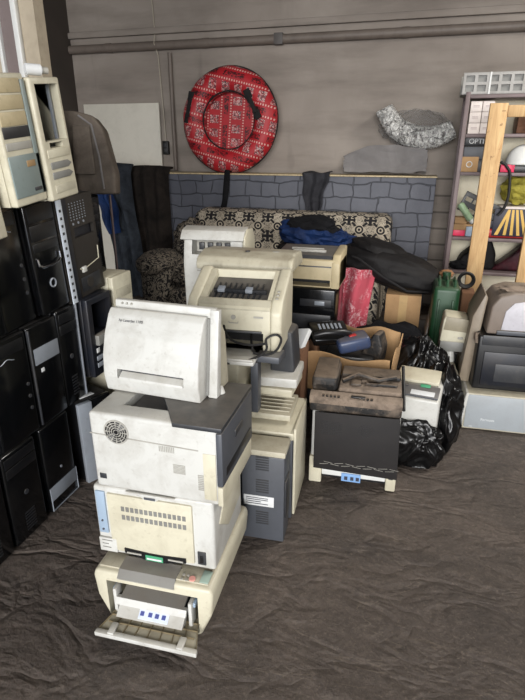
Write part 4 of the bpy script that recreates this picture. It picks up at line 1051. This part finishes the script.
# ================================================================== COMPUTER TOWERS ALONG THE LEFT
def tower(label, y0, y1, z0, z1, x=-1.5, style='plain', mt='black', depth=.38, cat='computer', name='computer_tower', rz=90, shell=None, tilt=0):
    """tower with its front facing the room; local x runs along the row"""
    w = (y1 - y0) / 2; h = z1 - z0
    t_ = thing(name, label, cat, (x, (y0 + y1) / 2, z0), rz, ry=tilt)
    # local -y is the front
    if style in ('bay', 'bay_black'):
        m = B(-w, w, .022, depth, 0, h, .004)
        m.cut(-w + .022, w - .022, -.1, .2, h * .40, h - .02) if style == 'bay' else m.cut(-w + .03, w - .02, -.1, .2, h * .5, h - .03)
        m.build('case', shell or mt, t_)
    else:
        B(-w, w, .018, depth, 0, h, .004).build('case', shell or mt, t_)
    if style == 'bay':
        m = B(-w, w, -.012, .021, 0, h, .008, 3); m.cut(-w + .024, w - .016, -.1, .1, h * .50, h - .022); m.cut(-w + .045, w - .05, -.1, .1, h * .44, h * .485); m.build('front_panel', mt, t_)
        q = B(-w + .024, -w + .028, .03, .2, h * .45, h - .024); q.box(-w + .024, w - .024, .15, .17, h * .42, h - .024); q.box(-w + .026, w - .018, .021, .14, h * .43, h * .445); q.box(w - .022, w - .018, .022, .2, h * .44, h - .024); c_ = q.build('drive_cage', 'bay', t_)
        q = MB()
        for k in range(9): q.box(w - .055, w - .035, .140, .1495, h * .52 + k * h * .047, h * .535 + k * h * .047)
        q.build('cage_slots', 'black', c_)
        B(w - .032, w - .022, .02, .03, h * .5, h - .024).build('cage_rail', 'silver', c_)
        for k in (0, 1):
            q = MB(); zz = h * (.265 - .085 * k)
            q.prism([(-w + .028, zz), (-w + .028, zz + .026), (w - .04, zz + .026), (w - .018, zz + .013), (w - .04, zz)], -.016, -.011, 'y', bev=.002); q.build('drive_bay_cover', 'grey', t_)
        B(-w + .03, w - .02, -.015, -.011, h * .06, h * .13, .002).build('button_strip', 'cream_dirty', t_)
        B(-w + .02, w - .016, -.016, -.011, h * .36, h * .43, .003).build('drive_bay_cover', mt, t_)
    elif style == 'door':
        m = B(-w, w, -.014, .018, 0, h, .008, 3); m.build('front_panel', mt, t_)
        for k in range(3): B(-w + .01, w - .03, -.018, -.013, h * (.86 - .12 * k), h * (.965 - .12 * k), .003).build('drive_bay_cover', 'beige', t_)
        B(-w + .01, w - .03, -.0175, -.013, h * .53, h * .615, .002).build('open_bay', 'bay', t_)
        B(-w + .01, w - .03, -.018, -.013, h * .44, h * .50, .003).build('floppy_drive', 'lgrey', t_)
        q = B(-w + .004, w - .006, -.020, -.013, .03, h * .40, .004); q.box(w - .028, w - .006, -.020, -.013, .03, h - .02, .004); q.build('lower_door', 'sage', t_)
        B(w - .085, w - .04, -.023, -.0195, h * .30, h * .35, .002).build('badge', mat('tan_badge', (150, 122, 84), .5), t_)
        B(w - .07, w - .03, -.023, -.0195, h * .10, h * .13, .002).build('reset_button', 'dark', t_)
    elif style == 'handle':
        B(-w, w, -.012, .018, 0, h, .01, 3).build('front_panel', 'gloss', t_)
        for k in range(2): B(-w + .012, w - .012, -.016, -.011, h * (.84 - .16 * k), h * (.975 - .16 * k), .002).build('drive_bay_cover', 'black', t_)
        B(-w + .012, w - .012, -.016, -.011, h * .58, h * .66, .002).build('drive_bay_cover', 'black', t_)
        q = MB(); q.tube([(-w + .02, -.018, h * .53), (-w + .022, -.02, h * .47), (-w + .04, -.022, h * .445), (0, -.024, h * .44), (w - .04, -.022, h * .445), (w - .022, -.02, h * .47), (w - .02, -.018, h * .53)], .005, 8); q.build('chrome_trim', 'chrome', t_)
        q = MB(); q.ring((0, -.014, h * .27), .018, .0035, 'y', 24, 6); q.build('power_button', 'silver', t_)
    elif style == 'rail':
        m = B(-w, w, -.0, .017, 0, h, .002); m.cut(-w + .11, w - .02, -.1, .1, h * .60, h * .70); m.build('front_frame', 'darksteel', t_)
        q = B(-w, -w + .035, -.006, 0, 0, h, .001)
        for k in range(16): q.box(-w + .006, -w + .020, -.008, -.0055, h * (.04 + .058 * k), h * (.062 + .058 * k))
        r_ = B(-w, -w + .035, -.012, -.0065, 0, h, .001).build('slotted_rail', 'steel', t_); q.bm.free()
        q = MB()
        for k in range(13): q.box(-w + .010, -w + .022, -.0135, -.0115, h * (.05 + .07 * k), h * (.075 + .07 * k))
        q.build('rail_slots', 'black', r_)
        B(-w + .036, -w + .07, -.010, 0, 0, h, .002).build('side_fold', 'bluesteel', t_)
        q = MB()
        for i in range(6):
            for k in range(7): q.cyl((-w + .10 + i * .022, -.001, h * .78 + k * .012), .003, .003, 'y', 8)
        for k in range(3): q.cyl((-w + .11 + k * .04, -.001, h * .74), .006, .003, 'y', 10)
        q.build('punched_holes', 'silver', t_)
        q = MB(); q.tube([(-w + .10, -.006, h * .30), (-w + .12, -.008, h * .28), (w - .03, -.008, h * .33), (w - .025, -.008, h * .46)], .0025, 6); q.build('wire', 'cream', t_)
        B(-w + .115, -w + .145, -.012, 0, h * .25, h * .31, .003).build('connector', 'white', t_)
        B(-w + .10, w - .03, -.004, 0, h * .05, h * .2, .002).build('fan_plate', 'bay', t_)
        MB().cyl((.02, -.006, h * .125), .025, .004, 'y', 20).build('fan', 'darksteel', t_)
    elif style == 'bay_black':
        m = B(-w, w, -.010, .021, 0, h, .006, 3); m.cut(-w + .035, w - .02, -.1, .1, h * .52, h - .03); m.build('front_panel', mt, t_)
        q = B(-w + .036, w - .021, .12, .14, h * .53, h - .032); c_ = q.build('drive_cage', 'bay', t_)
        q = MB()
        for k in range(9): q.box(w - .065, w - .05, .10, .119, h * .55 + k * h * .045, h * .572 + k * h * .045)
        q.build('cage_slots', 'silver', c_)
        q = MB(); q.prism([(-w + .036, h * .40), (w - .03, h * .42), (w - .03, h * .54), (-w + .036, h * .53)], -.03, .0, 'y', bev=.004); q.build('loose_bracket', 'grey', t_)
        B(-w + .035, -w + .06, -.013, -.008, h * .30, h * .36, .002).build('sticker', 'paper', t_)
        for k in range(2): B(-w + .03, w - .03, -.014, -.009, h * (.20 - .09 * k), h * (.26 - .09 * k), .003).build('drive_bay_cover', 'silver', t_)
    elif style == 'band':
        B(-w, w, -.012, .018, 0, h, .01, 3).build('front_panel', 'gloss', t_)
        B(-w + .004, w - .004, -.016, -.011, h * .14, h * .30, .003).build('silver_band', 'silver', t_)
        q = MB(); q.tube([(-w + .003, -.014, h * .3), (-w + .003, -.014, .012), (w - .003, -.014, .012), (w - .003, -.014, h * .3)], .003, 6); q.build('edge_trim', 'silver', t_)
        MB().cyl((0, -.0135, h * .45), .006, .003, 'y', 14).build('power_button', 'silver', t_)
    elif style == 'band_top':
        B(-w, w, -.012, .018, 0, h, .01, 3).build('front_panel', 'gloss', t_)
        B(-w + .02, w - .01, -.016, -.011, h * .62, h * .78, .003).build('silver_band', 'silver', t_)
        B(-w - .0, -w + .008, -.018, -.010, 0.01, h - .01, .002).build('edge_trim', 'dark', t_)
        B(-w + .05, -w + .07, -.0145, -.0115, h * .53, h * .57, .002).build('sticker', 'paper', t_)
    elif style == 'beige_small':
        m = B(-w, w, -.012, .018, 0, h, .008, 3); m.cut(-w + .03, w - .012, -.1, .1, h * .52, h * .63); m.build('front_panel', 'cream', t_)
        B(-w + .03, w - .012, -.0, .017, h * .52, h * .63).build('open_bay', 'bay', t_)
        B(-w + .02, w - .02, -.015, -.011, h * .72, h * .84, .003).build('drive_bay_cover', 'cream_dirty', t_)
        B(-w + .02, w - .02, -.015, -.011, h * .36, h * .5, .003).build('drive_bay_cover', 'cream_dirty', t_)
        B(-w + .02, -w + .045, -.014, -.011, h * .66, h * .69, .001).build('badge', 'bluegrey', t_)
    elif style == 'speckle':
        B(-w, w, -.012, .018, 0, h, .01, 3).build('front_panel', 'gloss', t_)
        q = MB(); q.tube([(-w + .01 + k * .012, -.013, h * .80 + .006 * math.sin(k)) for k in range(12)], .002, 5); q.build('chrome_trim', 'silver', t_)
        B(-w + .02, w - .02, -.015, -.011, h * .84, h * .95, .003).build('drive_bay_cover', 'black', t_)
        for k in range(3): MB().cyl((w - .03, -.0135, h * (.5 - .12 * k)), .008, .003, 'y', 14).build('button', 'dark', t_)
    else:
        B(-w, w, -.012, .018, 0, h, .012, 3).build('front_panel', 'gloss', t_)
        for k in range(2): B(-w + .012, w - .012, -.015, -.011, h * (.86 - .11 * k), h * (.955 - .11 * k), .002).build('drive_bay_cover', 'black', t_)
        MB().cyl((0, -.0135, h * .5), .012, .003, 'y', 16).build('power_button', 'dark', t_)
        q = MB(); vents(q, -w * .6, w * .6, h * .08, h * .3, -.012, 1, 7, .5); q.build('vent_slots', 'bay', t_)
    return t_

G = 'black computer towers along the left wall'
# floor row
tower('plain black computer tower on the floor, left of the silver banded one', 1.425, 1.625, 0, .44, style='plain', x=-1.50)
tower('black tower on the floor with silver band and rim near its foot', 1.66, 1.86, 0, .44, style='band', x=-1.50)
st = thing('computer_tower', 'black computer tower with pale blue grey edge strip standing out on the floor', 'computer', (-1.44, 2.0, 0), 68)
B(-.09, .09, .012, .38, 0, .445, .006).build('case', 'black', st)
q = MB(); q.prism([(-.092, -.012), (-.02, -.018), (-.02, .012), (-.092, .012)], 0, .44, 'z', bev=.004); q.build('edge_strip', 'silver', st)
B(-.018, .09, -.010, .012, 0, .445, .004).build('front_panel', 'gloss', st)
B(-.05, .03, .03, .06, .446, .449, .001).build('sticker', 'paper', st)
tower('beige computer case low behind the blue grey edged tower', 2.24, 2.38, 0, .52, style='beige_small', mt='cream', x=-1.47, shell='cream')
tower('dark computer tower on the floor, mostly hidden, below the small beige tower', 2.385, 2.54, 0, .52, x=-1.50)
tower('plain black computer tower at the front left on the floor', 1.22, 1.41, 0, .44)
# second row
tower('black computer tower with speckled chrome curve, second row, left', 1.45, 1.675, .445, .90, style='speckle')
tower('black computer tower with pale silver band, second from floor', 1.685, 1.875, .445, .90, style='band_top', x=-1.50)
tower('glossy black computer tower with white edge, second row, beside open bay', 1.88, 2.02, .445, .915, style='plain', x=-1.50)
q = B(-1.497, -1.485, 2.022, 2.030, .45, .91, .001)
tag(q.build('metal_strip', 'silver'), 'thin pale metal strip between two black towers in the second row', 'strip')
tower('black computer tower with empty drive bays and loose grey bracket', 2.06, 2.27, .522, .92, style='bay_black', mt='bluesteel', x=-1.46)
tower('small beige computer tower with open slot behind the white compact printer', 2.31, 2.50, .545, .97, style='beige_small', mt='cream', x=-1.47, shell='cream')
# third row
tower('black computer tower with round buttons, third row, left of chrome handle', 1.60, 1.79, .905, 1.385, style='speckle', x=-1.52, tilt=-4)
tower('black tower directly under the far left cream tower of the top row', 1.44, 1.59, .905, 1.27, style='plain', tilt=-4)
tower('black computer tower with chrome handle and ring button', 1.81, 1.995, .92, 1.385, style='handle', x=-1.50, tilt=-4)
tower('stripped tower showing slotted steel rail and bare dusty chassis', 2.005, 2.29, .925, 1.39, style='rail', x=-1.49, shell='bluesteel', tilt=-4)
tower('dark dusty case standing behind the stripped tower', 2.31, 2.42, .975, 1.33, style='plain', x=-1.56, mt='black', tilt=-4)
# top row
tower('cream tower at the far left of the top row, only its lower corner seen', 1.45, 1.625, 1.275, 1.70, style='beige_small', mt='cream', x=-1.45, shell='cream', tilt=-6)
tower('cream computer tower with grey green lower door, top row', 1.635, 1.81, 1.395, 1.83, style='door', mt='cream', x=-1.40, shell='cream', tilt=-6)
tower('cream computer tower with empty drive bays, topmost in the left row', 1.815, 1.99, 1.402, 1.835, style='bay', mt='cream', x=-1.38, shell='cream', tilt=-6)
bo = thing('small_bottle', 'small white capped bottle lying on the topmost cream tower', 'bottle', (-1.43, 1.885, 1.862), rz=55)
MB().cyl((0, 0, 0), .02, .06, 'x', 20, bev=.004).build('bottle', 'paper', bo)
MB().cyl((.042, 0, 0), .012, .022, 'x', 16).build('cap', 'lgrey', bo)

# rack of dark cases behind, with the suitcase
for i, (za, zb) in enumerate(((0, .44), (.442, .88), (.882, 1.325))):
    tower(('lowest', 'middle', 'upper')[i] + ' dark case in the stack that carries the suitcase', 2.69, 2.88, za, zb, x=-1.88 + .01 * i, style='plain', shell='darksteel' if i == 2 else 'black', depth=.42)
tag(B(-1.92, -1.908, 3.10, 3.115, 0, 1.30, .003).build('wooden_strip', 'shelf_metal'), 'thin brown upright strip beside the dark cases at the left', 'strip')
su = thing('suitcase', 'dusty grey brown soft suitcase leaning upright in the left corner', 'suitcase', (-1.93, 2.80, 1.328), rz=20, rx=-5)
m = MB(); m.prism([(-.18, 0), (.215, 0), (.22, .12), (.17, .36), (.12, .43), (.02, .455), (-.15, .46), (-.17, .44)], 0, .16, 'y', bev=.03, seg=4); m.build('shell', 'suit_cloth', su, sharp=60)
m = MB(); m.prism([(-.02, .11), (.11, .11), (.10, .37), (.0, .38)], -.014, .004, 'y', bev=.01, seg=3); m.build('front_pocket', 'suit_cloth', su)
m = MB(); m.tube([(-.14, -.004, .02), (-.12, -.01, .2), (-.13, -.006, .43)], .008, 8); m.tube([(.15, -.004, .03), (.14, -.006, .2), (.11, -.006, .38), (.04, -.006, .43)], .006, 8); m.build('piping', 'grey_cloth', su)
m = MB(); m.tube([(-.10, -.01, .30), (-.08, -.03, .26), (-.085, -.03, .2), (-.10, -.01, .16)], .009, 8); m.build('handle', 'webbing', su)

# ================================================================== LIGHT AND CAMERA
w = bpy.data.worlds.new('World'); sc.world = w; w.use_nodes = True
w.node_tree.nodes['Background'].inputs[0].default_value = (.80, .88, 1.0, 1); w.node_tree.nodes['Background'].inputs[1].default_value = 1.1
def area(name, loc, rot, sx, sy, e, col=(1, 1, 1)):
    l = bpy.data.lights.new(name, 'AREA'); l.shape = 'RECTANGLE'; l.size = sx; l.size_y = sy; l.energy = e; l.color = col
    o = bpy.data.objects.new(name, l); COL.objects.link(o); o.location = loc; o.rotation_euler = rot; return o
# daylight through the wide garage doorway behind the camera
area('doorway_daylight', (1.5, -10, 3.6), (R(80), 0, R(6)), 8.0, 5.0, 1500, (1, .975, .95))
# fill light added on the shelf side to lighten the back wall
area('shelf_side_fill', (1.9, 3.1, 3.42), (R(-12), R(12), 0), .5, 1.6, 95, (1, .96, .90))
cam = bpy.data.cameras.new('Camera'); co = bpy.data.objects.new('Camera', cam); COL.objects.link(co)
co.location = (0, 0, 1.6); co.rotation_euler = (R(90 - 21.3), 0, R(16))
cam.sensor_fit = 'VERTICAL'; cam.sensor_height = 36; cam.lens = 526 / 700 * 36; cam.clip_start = .05
sc.camera = co
sc.view_settings.view_transform = 'Standard'; sc.view_settings.look = 'None'; sc.view_settings.gamma = 1
sc.view_settings.use_curve_mapping = False
sc.view_settings.exposure = 0.6
